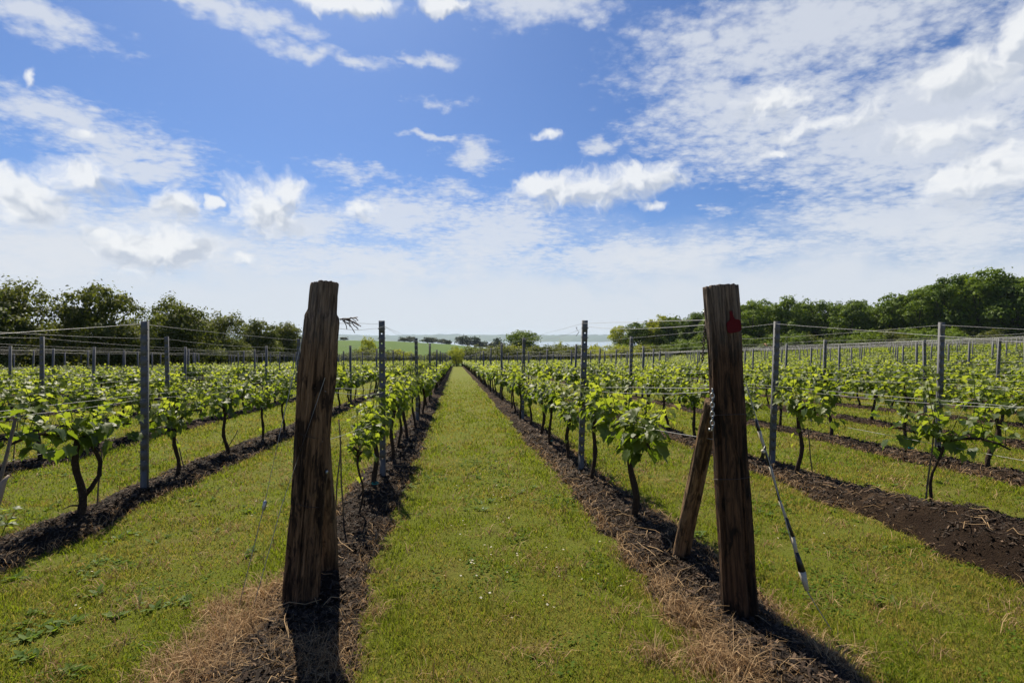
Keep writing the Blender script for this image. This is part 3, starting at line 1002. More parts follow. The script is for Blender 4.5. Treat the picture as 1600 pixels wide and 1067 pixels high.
def build_vines():
    near = [vine_parts(100 + i, 0) for i in range(9)]
    mid = [vine_parts(200 + i, 1) for i in range(8)]
    hero = {(1, 0): vine_parts(7, 0, 1.35, .40, 0, 1.22, .70, 1.4, False, 1.2), (-1, 1): vine_parts(8, 0, 1.3, .5, 0, 1.08, .66, 1.0), (-1, 0): vine_parts(9, 0, .9, .16, 0, .80, .64, .9, False, 1.2, .5),
            (2, 0): vine_parts(15, 0, .95, .50, 0, .9, .70, 1.1, False, 1.5, .5), (-2, 0): vine_parts(12, 0, .95, .80, 0, 1.12, .72, 1.2, True)}
    spots = []
    for k in ROWS:
        rr = random.Random(900 + k)
        x0 = row_x(k)
        fixed = VINE_Y.get(k, [4.8 + rr.uniform(-.3, .3)])
        ys = list(fixed)
        while ys[-1] < row_end(k) - .8:
            ys.append(ys[-1] + 1.2 + rr.uniform(-.14, .14))
        x = np.array([x0 + rr.uniform(-.05, .05) for _ in ys])
        y = np.array(ys)
        z = gz(x, y) + 0.02
        u, v, Z = project(x, y, z + .8)
        for i in range(len(ys)):
            if Z[i] > .5 and -160 < u[i] < 1760 and not (len(fixed) < i and rr.random() < .02):
                spots.append((Z[i], k, i, x[i], y[i], z[i]))
    spots.sort()
    first = {}
    for (Z, k, i, x, y, z) in spots:
        first[k] = min(first.get(k, 999), i)
    r = random.Random(77)
    GROUP = 'grapevines trained along the trellis rows'
    for q, (Z, k, i, x, y, z) in enumerate(spots[:300]):
        o_ = i - first[k]
        adj = 'leafy' if Z < 9 else 'small leafy'
        if (k, i) == (1, 0):
            lab = 'bushy large-leaved grapevine beside the wooden strut of the red-tagged post'
        elif (k, i) == (-1, 0):
            lab = 'thin young grapevine on two sticks just behind the bare post'
        elif (k, i) == (2, 0):
            lab = 'sparse young grapevine tied to a cane on the dark compost heap'
        elif (k, i) == (-2, 0):
            lab = 'gnarled forked grapevine standing just left of the nearest grey stake'
        elif o_ < 16 and abs(k) < 25:
            lab = f'{adj} grapevine, {ORD[o_]} from the near end of {row_name(k)}'
        else:
            lab = f'small grapevine far along {row_name(k)}'
        e = thing('grapevine', lab, 'grapevine', (x, y, z), GROUP)
        if (k, i) in hero:
            tr, arms, fo = hero[(k, i)]
        elif Z < 12:
            tr, arms, fo = near[(q * 5 + k) % len(near)]
        else:
            tr, arms, fo = mid[r.randrange(len(mid))]
        if (k, i) not in hero:
            e.rotation_euler.z = (PI if r.random() < .5 else 0) + r.uniform(-.12, .12)
            e.scale = (r.uniform(.85, 1.12), r.uniform(.85, 1.12), r.uniform(.86, 1.08))
        obj('trunk', tr, M['bark'], e)
        for a in arms:
            obj('cordon_arm', a, M['bark'], e)
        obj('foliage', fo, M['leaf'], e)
        if Z < 9 and r.random() < .2:
            mb = MB()
            mb.tube([(.0, 0, .10), (.0, 0, .112)], .038, 10, False)
            obj('tie', mb.mesh('tie'), M['teal'], e)
    # the rest of the vineyard, too many to count: one object
    data = []
    for (lod, cnt) in ((1, 5), (2, 8)):
        for s in range(cnt):
            t, a, f = vine_parts(300 + lod * 50 + s, lod, 1.0 if lod == 1 else .75)
            data.append((lod, t, a, f))

    def arrays(me):
        V = np.empty(len(me.vertices) * 3, np.float32)
        me.vertices.foreach_get('co', V)
        T = np.empty(len(me.vertices), np.float32)
        me.attributes['tint'].data.foreach_get('value', T)
        me.calc_loop_triangles()
        F = np.empty(len(me.loop_triangles) * 3, np.int32)
        me.loop_triangles.foreach_get('vertices', F)
        return V.reshape(-1, 3), F.reshape(-1, 3), T
    arr = [(lod, arrays(f), arrays(t), [arrays(q) for q in a]) for (lod, t, a, f) in data]
    LV, LF, LT, nl = [], [], [], 0
    WV, WF, WT, nw = [], [], [], 0
    for (Z, k, i, x, y, z) in spots[300:]:
        lo = [q for q in arr if q[0] == (1 if Z < 32 else 2)]
        lod, f, t, arms = lo[r.randrange(len(lo))]
        s = -1 if r.random() < .5 else 1
        k3 = np.array([s * r.uniform(.9, 1.15), s * r.uniform(.95, 1.15), r.uniform(.92, 1.08)])
        off = np.array([x, y, z])
        LV.append(f[0] * k3 + off); LF.append(f[1] + nl); LT.append(np.clip(f[2] + r.uniform(-.1, .1), 0, 1)); nl += len(f[0])
        for w in ([t] + arms if Z < 45 else [t]):
            WV.append(w[0] * k3 + off); WF.append(w[1] + nw); WT.append(w[2]); nw += len(w[0])
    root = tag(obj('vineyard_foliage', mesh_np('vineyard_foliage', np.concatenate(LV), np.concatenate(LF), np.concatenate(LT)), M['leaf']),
               'mass of distant green vines filling the far vineyard', 'vines', kind='stuff')
    tag(obj('vine_trunks', mesh_np('vine_trunks', np.concatenate(WV), np.concatenate(WF), np.concatenate(WT)), M['bark'], root), kind='stuff')
    return spots


SPOTS = build_vines()


# ------------------------------------------------------------------ trellis: steel stakes and wires
def stake_mesh(fine, h=1.9):
    """Rolled steel channel with punched holes and wire hooks along both edges."""
    mb = MB()
    W, D, T = .066, .036, .0035
    zs = [-.3]
    if fine:
        z = .25
        holes = []
        while z < h - .04:
            holes.append(z)
            z += .115
        last = -.3
        for hz in holes:
            mb.box((0, 0, (last + hz - .008) / 2), (W, T, hz - .008 - last))
            for s in (-1, 1):
                mb.box((s * (W / 4 + .0035), 0, hz), (W / 2 - .007, T, .016))
            last = hz + .008
        mb.box((0, 0, (last + h) / 2), (W, T, h - last))
        for s in (-1, 1):
            mb.box((s * (W / 2 - T / 2), D / 2 + T / 2, (h - .3) / 2), (T, D, h + .3))
            mb.box((s * (W / 2 - .010), D + T * .5 + .0005, (h - .3) / 2), (.012, T * .9, h + .3 - .002))
            z = .31
            while z < h - .03:
                mb.box((s * (W / 2 + .005), T * .2, z), (.011, T * .8, .012))
                z += .115
    else:
        mb.box((0, 0, (h - .3) / 2), (W, T, h + .3))
        for s in (-1, 1):
            mb.box((s * (W / 2 - T / 2), D / 2 + T / 2, (h - .3) / 2), (T, D, h + .3))
    return mb.mesh('grey_stake')


def build_trellis():
    fine, coarse = stake_mesh(True), stake_mesh(False)
    first_y = {1: 5.96, -1: 6.0, -2: 5.78, 2: 5.93, 3: 6.05, -3: 5.55, -4: 5.75}
    allst = []
    rows = {}
    for k in ROWS:
        rr = random.Random(50 + k)
        y = first_y.get(k, 5.8 + rr.uniform(-.3, .3))
        ys = []
        while y < row_end(k):
            ys.append(y)
            y += 5.35 + rr.uniform(-.12, .12)
        rows[k] = []
        for i, y in enumerate(ys):
            x = row_x(k)
            z = float(gz(x, y)) + .02
            lean = (rad(.9) + rr.gauss(0, rad(.8)), rr.gauss(0, rad(1.1)))
            hs = rr.uniform(.97, 1.03)
            rows[k].append((x, y, z, lean, hs))
            u, v, Z = project(x, y, z + 1.5)
            if Z > .5 and -60 < u < 1660:
                allst.append((float(Z), k, i, x, y, z, lean, hs))
    allst.sort()
    first = {}
    for s in allst:
        first[s[1]] = min(first.get(s[1], 99), s[2])
    for (Z, k, i, x, y, z, lean, hs) in allst[:300]:
        o_ = i - first[k]
        if o_ < 16 and abs(k) < 25:
            lab = f'grey steel stake, {ORD[o_]} from the near end of {row_name(k)}'
        else:
            lab = f'thin grey steel stake far along {row_name(k)}'
        o = tag(obj('grey_stake', fine if Z < 14 else coarse, M['steel'], None, (x, y, z)), lab, 'stake', 'grey steel stakes of the trellis')
        o.rotation_euler = (lean[1], lean[0], 0)
        o.scale = (1.0, 1.0, hs)
    if len(allst) > 300:
        mb = MB()
        for (Z, k, i, x, y, z, lean, hs) in allst[300:]:
            mb.box((x, y, z + .95 * hs - .05), (.066, .03, 1.9 * hs + .1))
        tag(obj('distant_stakes', mb.mesh('distant_stakes'), M['steel']), 'many thin grey stakes in the far rows', 'stakes', kind='stuff')
    # wires: strung from the end post over every stake
    ENDS = {-1: (at(500, 505, 2.98), at(500, 606, 2.9), at(498, 690, 2.9)), 1: (at(1120, 500, 2.8), at(1125, 606, 2.8), at(1130, 690, 2.8))}
    names = [('top', 1.86), ('middle', 1.08), ('cordon', .70)]
    for k in ROWS:
        st = rows[k]
        for w, (nm, hgt) in enumerate(names):
            if w == 2 and abs(k) > 4:
                continue
            if w == 1 and abs(k) > 16:
                continue
            mb = MB()
            for dup in range(2 if (w == 0 and abs(k) == 1) or (w == 1 and abs(k) < 4) else 1):
                rr = random.Random(k * 10 + w + dup * 333)
                off = .030 * (dup * 2 - 1) if w < 2 else 0.02
                pts = []
                if k in ENDS:
                    e = ENDS[k][w] + Vector((off, 0, -.02 * dup))
                else:
                    e = Vector((row_x(k), 2.9, float(gz(row_x(k), 2.9)) + hgt - (.34 if w == 0 else 0)))
                prev = e
                seq = []
                for (x, y, z, lean, hs) in st:
                    seq.append(Vector((x + off + math.sin(lean[0]) * hgt, y - math.sin(lean[1]) * hgt, z + hgt * hs + .01 * rr.uniform(-1, 1) - .03 * dup)))
                for s in seq:
                    m = 5 if s.y < 30 else 2
                    sag = (0 if prev is e else rr.uniform(.0, .05)) + (.03 if dup else 0)
                    for j in range(m):
                        t = j / m
                        p = prev.lerp(s, t)
                        pts.append((p.x + rr.uniform(-.004, .004), p.y, p.z - sag * 4 * t * (1 - t) + rr.uniform(-.003, .003) * (j > 0)))
                    prev = s
                pts.append(tuple(prev))
                mb.tube(pts, [.0017 + .00009 * max(0, p[1] - 8) for p in pts], 4, False)
            tag(obj('trellis_wire', mb.mesh('trellis_wire'), M['wire']), f'{nm} trellis wire strung along {row_name(k)}', 'wire', 'galvanised trellis wires')
    return rows


TRELLIS = build_trellis()


# ------------------------------------------------------------------ end posts, struts, guys, chains, tag
def log_mesh(name, L, r0, r1, seed, rough=1.0, slant=0.0, rings=150, seg=96):
    V = []
    sink = .35
    for i in range(rings):
        t = i / (rings - 1)
        z = -sink + (L + sink) * t
        rr = r0 + (r1 - r0) * max(0, z) / L
        for k in range(seg):
            a = 2 * PI * k / seg
            ca, sa = math.cos(a), math.sin(a)
            q = Vector((ca * 2.2, sa * 2.2, z * 1.1 + seed))
            n1 = mnoise.noise(q)
            n2 = mnoise.noise(Vector((ca * 6, sa * 6, z * 3 + seed * 2)))
            n3 = mnoise.noise(Vector((ca * 14, sa * 14, z * 2.2 + seed)))
            crack = -max(0, mnoise.noise(Vector((ca * 5, sa * 5, z * .45 + seed * 3))) - .30) * .16 - max(0, mnoise.noise(Vector((ca * 11, sa * 11, z * 1.3 + seed * 5))) - .35) * .07
            crack *= float(1 - .75 * sstep(L - .12, L, z))
            d = rough * (.012 * n1 + .0085 * n2 + .0085 * n3) + crack * .5 * rough
            # a stepped collar of missing bark near the top
            if rough > 1:
                d += .006 - .016 * float(sstep(L - .22 + .07 * n2, L - .18 + .07 * n2, z)) - .010 * max(0, mnoise.noise(Vector((ca * 5, sa * 5, z * 5 + 40))) - .15)
            zt = z + (slant * ca + .004 * n2 + .002 * n3) * (1 if i == rings - 1 else (t ** 30))
            V.append((ca * (rr + d), sa * (rr + d), zt))
    F = [(i * seg + k, i * seg + (k + 1) % seg, (i + 1) * seg + (k + 1) % seg, (i + 1) * seg + k) for i in range(rings - 1) for k in range(seg)]
    top = (rings - 1) * seg
    cap = []
    V.append((0, 0, L - .004))
    c = len(V) - 1
    cap = [(top + k, top + (k + 1) % seg, c) for k in range(seg)]
    return mesh_np(name, V, [np.array(F), np.array(cap)], smooth=True)


def align(o, a, b, roll=0.0):
    o.location = a
    o.rotation_mode = 'QUATERNION'
    o.rotation_quaternion = (b - a).to_track_quat('Z', 'Y')
    return o


def chain_mesh(a, b, n, r=.011, w=.0032):
    mb = MB()
    d = (b - a)
    step = d / n
    ax = d.normalized()
    s1 = ax.cross(Vector((.3, 1, .1))).normalized()
    s2 = ax.cross(s1)
    for i in range(n):
        c = a + step * (i + .5)
        s = s1 if i % 2 else s2
        L = step.length * .62
        ring = []
        for q in range(13):
            t = 2 * PI * q / 12
            ring.append(c + ax * (math.sin(t) * L) + s * (math.cos(t) * r * .75))
        mb.tube(ring, w, 5, False)
    return mb.mesh('chain', True)


def build_posts():
    # left: bare rough post
    a, b = G(468, 952), at(507, 444, 3.02)
    L = (b - a).length
    PL = align(obj('end_post', log_mesh('end_post', L, .088, .086, 3.0, 1.5, -.012), M['post_l']), a, b)
    tag(PL, 'thick rough wooden post with peeling bark and no tag', 'post', 'wooden end posts')
    # right: post with the red tag
    a2, b2 = G(1157, 976), at(1125.5, 448, 2.76)
    L2 = (b2 - a2).length
    PR = align(obj('end_post', log_mesh('end_post', L2, .092, .086, 9.0, .8, .004), M['post_r']), a2, b2)
    tag(PR, 'thick dark wooden post carrying a red tag near its top', 'post', 'wooden end posts')
    for (u, v, rr_, dy) in ((1128, 493, .1, 0), (1148, 725, .1, 0)):
        pass
    # hoops of wire round the posts
    for P, A, B, R, hs in ((PL, a, b, .094, (1.02, .62)), (PR, a2, b2, .097, (.80, 1.14))):
        for h in hs:
            mb = MB()
            ln = (B - A).length
            pts = []
            for q in range(33):
                t = 2 * PI * q / 32
                pts.append((math.cos(t) * (R + .003 * math.sin(3 * t)), math.sin(t) * (R + .003 * math.cos(2 * t)), h + .02 * math.sin(t + h)))
            mb.tube(pts, .0022, 4, False)
            obj('wire_loop', mb.mesh('wire_loop'), M['rust'], P)
    for P, R, lst in ((PL, .092, ((-.9, .80), (.45, .78))), (PR, .092, ((-.2, 1.72), (.1, 1.06)))):
        for (ang, h) in lst:                  # staples and bolt heads facing the path side
            mb = MB()
            t = -PI / 2 + ang
            c = Vector((math.cos(t) * R, math.sin(t) * R, h))
            mb.tube([c, c + Vector((math.cos(t), math.sin(t), 0)) * .012], .011, 8)
            obj('bolt_head', mb.mesh('bolt_head'), M['chain'], P)
    # struts
    s0, s1 = G(1062, 876), at(1113, 628, 2.98)
    s0b = s0 - (s1 - s0).normalized() * .05
    st = align(obj('wooden_strut', log_mesh('wooden_strut', (s1 - s0b).length, .060, .045, 17.0, .6, 0, 70, 40), M['strut']), s0b, s1)
    tag(st, 'pale brown round strut leaning against the red-tagged post', 'strut', 'timber struts bracing the end posts')
    s0, s1 = G(514, 905), at(499, 650, 3.12)
    st = align(obj('wooden_strut', log_mesh('wooden_strut', (s1 - s0).length, .062, .055, 23.0, .6, 0, 70, 40), M['strut']), s0, s1)
    tag(st, 'dark brown strut half hidden behind the bare post', 'strut', 'timber struts bracing the end posts')
    # red tag
    out = [(-.009, .002), (.009, .002), (.014, -.05), (.024, -.066), (.044, -.070), (.056, -.078), (.060, -.092), (.058, -.142), (.050, -.156), (.036, -.162), (-.030, -.162), (-.046, -.156), (-.052, -.142), (-.050, -.092), (-.044, -.078), (-.030, -.070), (-.020, -.064), (-.013, -.05)]
    V = [(x, 0, z) for x, z in out] + [(x, .003, z) for x, z in out]
    n = len(out)
    me = bpy.data.meshes.new('red_tag')
    me.from_pydata(V, [], [tuple(range(n)), tuple(range(2 * n - 1, n - 1, -1))] + [((i + 1) % n, i, n + i, n + (i + 1) % n) for i in range(n)])
    tg = obj('red_tag', me, M['red'], None, at(1142, 486, 2.655))
    tg.rotation_euler = (rad(-3), rad(-10), rad(8))
    tg.scale = (.80, 1, .72)
    tag(tg, 'red plastic tag nailed to the dark wooden post', 'tag')
    # chains
    for (u0, v0, u1, v1, dep, n, lab) in ((1103, 498, 1097, 566, 2.80, 17, 'rusty chain hanging high on the left side of the red-tagged post'),
                                          (1113, 608, 1113, 672, 2.69, 9, 'bright steel chain hanging over the strut at the red-tagged post'),
                                          (478, 494, 473, 562, 2.96, 16, 'rusty chain hanging beside the top of the bare post')):
        bright = 'bright' in lab
        c = obj('chain', chain_mesh(at(u0, v0, dep), at(u1, v1, dep), n, .013 if bright else .009, .0036 if bright else .0026), M['chain'] if bright else M['rust'])
        tag(c, lab, 'chain', 'chains hanging on the end posts')

    # guy wires
    def guy(pts, rad_, lab):
        e = thing('guy_wire', lab, 'guy wire', pts[-1], 'guy wires of the end posts')
        mb = MB()
        o0 = Vector(pts[-1])
        mb.tube([Vector(p) - o0 for p in pts], rad_, 5, False)
        obj('wire', mb.mesh('wire'), M['wire' if rad_ < .005 else 'cane'], e)
        return e, o0
    g1 = G(372, 952)
    e, o0 = guy([at(479, 500, 2.95), at(440, 665, 2.86), at(412, 793, 2.80), g1], .0024, 'thin guy wire with a small tensioner left of the bare post')
    c = at(413, 790, 2.80) - o0
    d = (at(440, 665, 2.86) - at(412, 793, 2.80)).normalized()
    mb = MB()
    mb.tube([c - d * .028, c - d * .015, c + d * .02, c + d * .03], [.005, .011, .011, .005], 8)
    obj('tensioner', mb.mesh('tensioner'), M['chain'], e)
    g2 = G(392, 962)
    guy([at(508, 590, 2.79), at(440, 790, 2.73), g2], .0022, 'plain thin guy wire crossing the front of the bare post')
    # right guy with black and cream sleeve
    g3 = G(1300, 985)
    A, B = at(1166, 600, 2.84), g3
    e, o0 = guy([A, at(1196, 700, 2.78), at(1232, 830, 2.70), at(1262, 925, 2.66), B], .0028, 'guy wire wrapped in black and cream sleeves right of the dark post')
    path = [(1180, 655, 2.81), (1186, 673, 2.80), (1195, 702, 2.785), (1203, 728, 2.77), (1212, 758, 2.75), (1218, 782, 2.735), (1228, 808, 2.72), (1239, 838, 2.70), (1244, 862, 2.69), (1253, 892, 2.675), (1261, 922, 2.66)]
    radii = [.005, .010, .007, .008, .006, .007, .008, .009, .011, .019, .011]
    for i in range(len(path) - 1):
        mb = MB()
        p, q = at(*path[i]) - o0, at(*path[i + 1]) - o0
        mb.tube([p, p.lerp(q, .5), q], [radii[i], (radii[i] + radii[i + 1]) / 2, radii[i + 1]], 10)
        obj('sleeve', mb.mesh('sleeve', True), M['black' if i % 2 == 0 else 'cream'], e)
    mb = MB()
    p = at(1193, 705, 2.76) - o0
    mb.tube([p + Vector((.012, 0, .03)), p, p - Vector((.006, 0, .03)), p - Vector((0, 0, .045))], [.006, .010, .010, .004], 8)
    obj('clamp', mb.mesh('clamp', True), M['black'], e)
    mb = MB()
    mb.tube([p + Vector((-.014, -.012, .005)), p + Vector((-.014, -.026, .005))], .010, 8)
    obj('cap', mb.mesh('cap', True), M['cream'], e)
    # left edge: the cream end of a sleeve on the next row's guy and its cable
    A, B = at(40, 610, 3.3), at(-8, 792, 3.0)
    e, o0 = guy([at(24, 655, 3.3), at(12, 705, 3.2), at(-2, 760, 3.05), at(-20, 840, 2.95)], .010, 'leaning dark guy cable with a torn cream sleeve at the left edge')
    mb = MB()
    mb.tube([at(14, 742, 3.02) - o0, at(6, 752, 3.0) - o0, at(-2, 775, 2.98) - o0, at(-8, 800, 2.96) - o0], [.006, .015, .020, .016], 10)
    obj('sleeve', mb.mesh('sleeve', True), M['beige'], e)
    # dry tendrils caught on the wire beside the bare post
    mb = MB()
    rr = random.Random(5)
    for q in range(11):
        p = at(531 + rr.uniform(-1, 14), 500 + rr.uniform(-3, 5), 2.98)
        pts = [p]
        dirv = Vector((rr.uniform(.2, 1), 0, rr.uniform(-.5, .4)))
        for s in range(6):
            dirv = (dirv + Vector((rr.uniform(-.3, .7), rr.uniform(-.4, .4), rr.uniform(-.9, .4)))).normalized()
            pts.append(pts[-1] + dirv * rr.uniform(.010, .022))
        mb.tube(pts, .0028, 4, False)
    tag(obj('dried_tendril', mb.mesh('dried_tendril'), M['rust']), 'tangle of dried vine tendrils on the wire by the bare post', 'tendril')
    # clips on the top wires
    for (u, v, dep, lab) in ((900, 515, 6.9, 'small s-shaped wire clip hanging left of the red-tagged row\'s first stake'), (1062, 500, 3.6, 'twisted wire clip on the top wire beside the red-tagged post')):
        mb = MB()
        p = at(u, v, dep)
        k = dep / 6.9
        mb.tube([p + Vector((.02, 0, .03)) * k, p + Vector((.0, 0, .035)) * k, p + Vector((.02, 0, -.01)) * k, p + Vector((.045, 0, -.03)) * k, p + Vector((.0, 0, -.09)) * k], .004 * k, 4, False)
        tag(obj('wire_clip', mb.mesh('wire_clip'), M['rust']), lab, 'wire clip', 'clips on the trellis wires')


build_posts()


def build_canes():
    mesh_cache = {}
    lst = [((537, 826), (530, 655), 'left-hand of two thin sticks under the young vine by the bare post'), ((523, 800), (533, 690), 'right-hand of two thin sticks under the young vine by the bare post'),
           ((1442, 818), (1460, 670), 'brown bamboo cane pushed into the dark compost heap'), ((1270, 748), (1262, 668), 'thin cane beside the first vine right of the grey stake'),
           ((150, 800), (160, 700), 'thin cane leaning behind the gnarled forked vine'), ((290, 740), (276, 685), 'short cane leaning beside the second vine of the left row'),
           ((347, 715), (372, 672), 'short slanting cane beside the third vine of the left row'), ((18, 740), (30, 638), 'dark cane slanting up at the left edge')]
    for (b, t, lab) in lst:
        p = G(*b)
        Z = (p - EYE).dot(FWD)
        q = at(t[0], t[1], Z + .05)
        mb = MB()
        pts = [Vector((0, 0, -.06))] + [(q - p) * (i / 5) + Vector((.004 * math.sin(i * 2.1), 0, 0)) for i in range(1, 6)]
        mb.tube(pts, [.0075, .0072, .007, .0068, .0065, .006], 7)
        tag(obj('cane', mb.mesh('cane', True), M['cane'], None, p), lab, 'cane', 'canes supporting the vines')


build_canes()


# ------------------------------------------------------------------ weeds, daisies, small shoots
def build_small():
    r = random.Random(31)
    variants = []
    for s in range(6):
        lv = Leaves(1)
        lv.P = [(0, 0), (.13, .18), (.20, .55), (.10, .88), (0, 1.0), (-.10, .88), (-.20, .55), (-.13, .18)]
        for i in range(r.randint(7, 13)):
            a = r.uniform(0, 2 * PI)
            outw = Vector((math.cos(a), math.sin(a), 0))
            lift = r.uniform(.1, 1.1)
            lv.add(Vector((r.uniform(-.03, .03), r.uniform(-.03, .03), .006)), Vector((0, 0, 1)) - outw * lift * .8, outw + Vector((0, 0, lift)), r.uniform(.05, .11), r.random(), r)
        variants.append(lv.mesh('weed'))
    spots = [(70, 960), (110, 975), (180, 965), (60, 985), (220, 945), (150, 930), (190, 880), (150, 880), (130, 895), (330, 1055), (290, 1060), (100, 1055), (30, 1030), (90, 790), (40, 1000), (265, 945),
             (60, 735), (75, 740), (205, 835), (170, 850), (1185, 800), (1165, 815), (870, 775), (815, 770), (1215, 790), (1230, 830), (1090, 840), (1340, 815), (1380, 860), (570, 985), (1120, 825), (1300, 800),
             (765, 785), (745, 795), (1400, 945), (1450, 835), (1410, 700), (700, 700), (1050, 750), (640, 760), (340, 830), (390, 800), (310, 790), (260, 840), (385, 870), (20, 905), (1370, 760)]
    for (u, v) in spots:
        for q in range(r.randint(1, 4)):
            p = G(u + r.uniform(-30, 30) * (q > 0), v + r.uniform(-8, 8) * (q > 0))
            side = 'left of the bare post' if u < 460 else ('on the grass path' if u < 1000 else 'right of the red-tagged post')
            o = tag(obj('weed', variants[r.randrange(6)], M['weed'], None, p), f'broad-leaved green weed in the lawn {side}', 'weed', f'weeds in the lawn {side}')
            o.rotation_euler.z = r.uniform(0, 2 * PI)
            k = r.uniform(.35, .75)
            o.scale = (k, k, k)
    mb = MB()
    for q in range(11):
        a = 2 * PI * q / 11
        c, s = math.cos(a), math.sin(a)
        mb.add([(c * .003, s * .003, .001), (c * .008 - s * .003, s * .008 + c * .003, .003), (c * .011, s * .011, .002), (c * .008 + s * .003, s * .008 - c * .003, .003)], [(0, 1, 2, 3)])
    petals = mb.mesh('petals')
    mb = MB()
    mb.tube([(0, 0, -.03), (0, 0, .0), (0, 0, .004)], [.0012, .004, .0025], 7)
    eye = mb.mesh('centre')
    n = 0
    for (u, v, su, sv, cnt) in ((735, 905, 40, 48, 13), (770, 860, 45, 28, 9), (765, 800, 40, 20, 12), (770, 700, 50, 60, 24), (700, 780, 30, 30, 8), (840, 930, 40, 50, 8), (100, 905, 90, 40, 7), (400, 790, 30, 40, 6), (1400, 700, 80, 20, 16), (1300, 830, 60, 40, 5), (880, 870, 40, 30, 6)):
        for _ in range(cnt):
            p = G(r.gauss(u, su * .95), r.gauss(v, sv * .95))
            if float(row_dist(np.array([p.x]), np.array([p.y]))[0]) < .02:
                continue
            side = 'left of the bare post' if u < 460 else ('on the grass path' if u < 1000 else 'right of the red-tagged post')
            e = thing('daisy', f'tiny white daisy in the grass {side}', 'daisy', p + Vector((0, 0, .034)), f'daisies in the grass {side}')
            obj('petals', petals, M['daisy'], e)
            obj('flower_centre', eye, M['yolk'], e)
            e.rotation_euler = (r.uniform(-.3, .3), r.uniform(-.3, .3), r.uniform(0, 6))
            k = r.uniform(.4, .75)
            e.scale = (k, k, k)
    # leafy shoot at the left edge
    lv = Leaves(0)
    p = G(2, 838)
    stem = MB()
    pts = [Vector((0, 0, 0)), Vector((.03, 0, .08)), Vector((.07, .0, .15)), Vector((.11, .01, .22))]
    stem.tube(pts, [.005, .004, .003, .002], 5, False, .2)
    for i in range(16):
        t = r.random()
        q = pts[0].lerp(pts[-1], t) + Vector((r.uniform(-.07, .04), r.uniform(-.05, .05), r.uniform(.0, .06)))
        a = r.uniform(0, 2 * PI)
        lv.add(q, Vector((r.uniform(-.4, .4), r.uniform(-.4, .4), 1)), Vector((math.cos(a), math.sin(a), -.3)), r.uniform(.04, .085), .9 if t > .9 else r.uniform(.1, .5), r)
    tag(obj('leafy_shoot', lv.mesh('leafy_shoot', stem), M['leaf'], None, p), 'low leafy green shoot at the left edge on the dark strip', 'shoot')
    # suckers at the foot of the bushy vine
    for (u, v, lab) in ((1000, 790, 'small bright sucker shoot at the foot of the bushy vine'), (955, 760, 'small green sucker shoot beside the teal-tied trunk')):
        lv = Leaves(0)
        for i in range(9):
            a = r.uniform(0, 2 * PI)
            lv.add(Vector((r.uniform(-.03, .03), r.uniform(-.03, .03), r.uniform(.02, .14))), Vector((math.cos(a) * .5, math.sin(a) * .5, 1)), Vector((math.cos(a), math.sin(a), -.4)), r.uniform(.03, .06), r.uniform(.3, .8), r)
        tag(obj('leafy_shoot', lv.mesh('leafy_shoot'), M['leaf'], None, G(u, v)), lab, 'shoot')
    # tall dry grass tufts at the post feet
    for (u, v, n, h, lab) in ((1085, 985, 70, .20, 'upright tuft of tall dry grass left of the dark post foot'), (1130, 1000, 60, .14, 'fallen tuft of dry straw in front of the dark post'),
                              (430, 970, 70, .16, 'sprawling tuft of dry straw at the foot of the bare post'), (350, 1010, 60, .14, 'low tuft of dry straw left of the bare post'),
                              (1330, 800, 50, .10, 'matted straw clump on the strip before the compost heap')):
        mb = MB()
        for i in range(n):
            a = r.uniform(0, 2 * PI)
            L = h * r.uniform(.6, 1.3)
            ln = r.uniform(.2, 1.3)
            b = Vector((r.gauss(0, .035), r.gauss(0, .035), -.01))
            d1 = Vector((math.cos(a) * ln, math.sin(a) * ln, 1)).normalized()
            p1 = b + d1 * L * .5
            p2 = p1 + (d1 + Vector((math.cos(a) * .5, math.sin(a) * .5, -.6))).normalized() * L * .5
            mb.tube([b, p1, p2], [.0017, .0014, .0005], 3, False, r.random())
        tag(obj('dry_grass_tuft', mb.mesh('dry_grass_tuft'), M['drygrass'], None, G(u, v)), lab, 'grass tuft', 'dry grass tufts')


build_small()


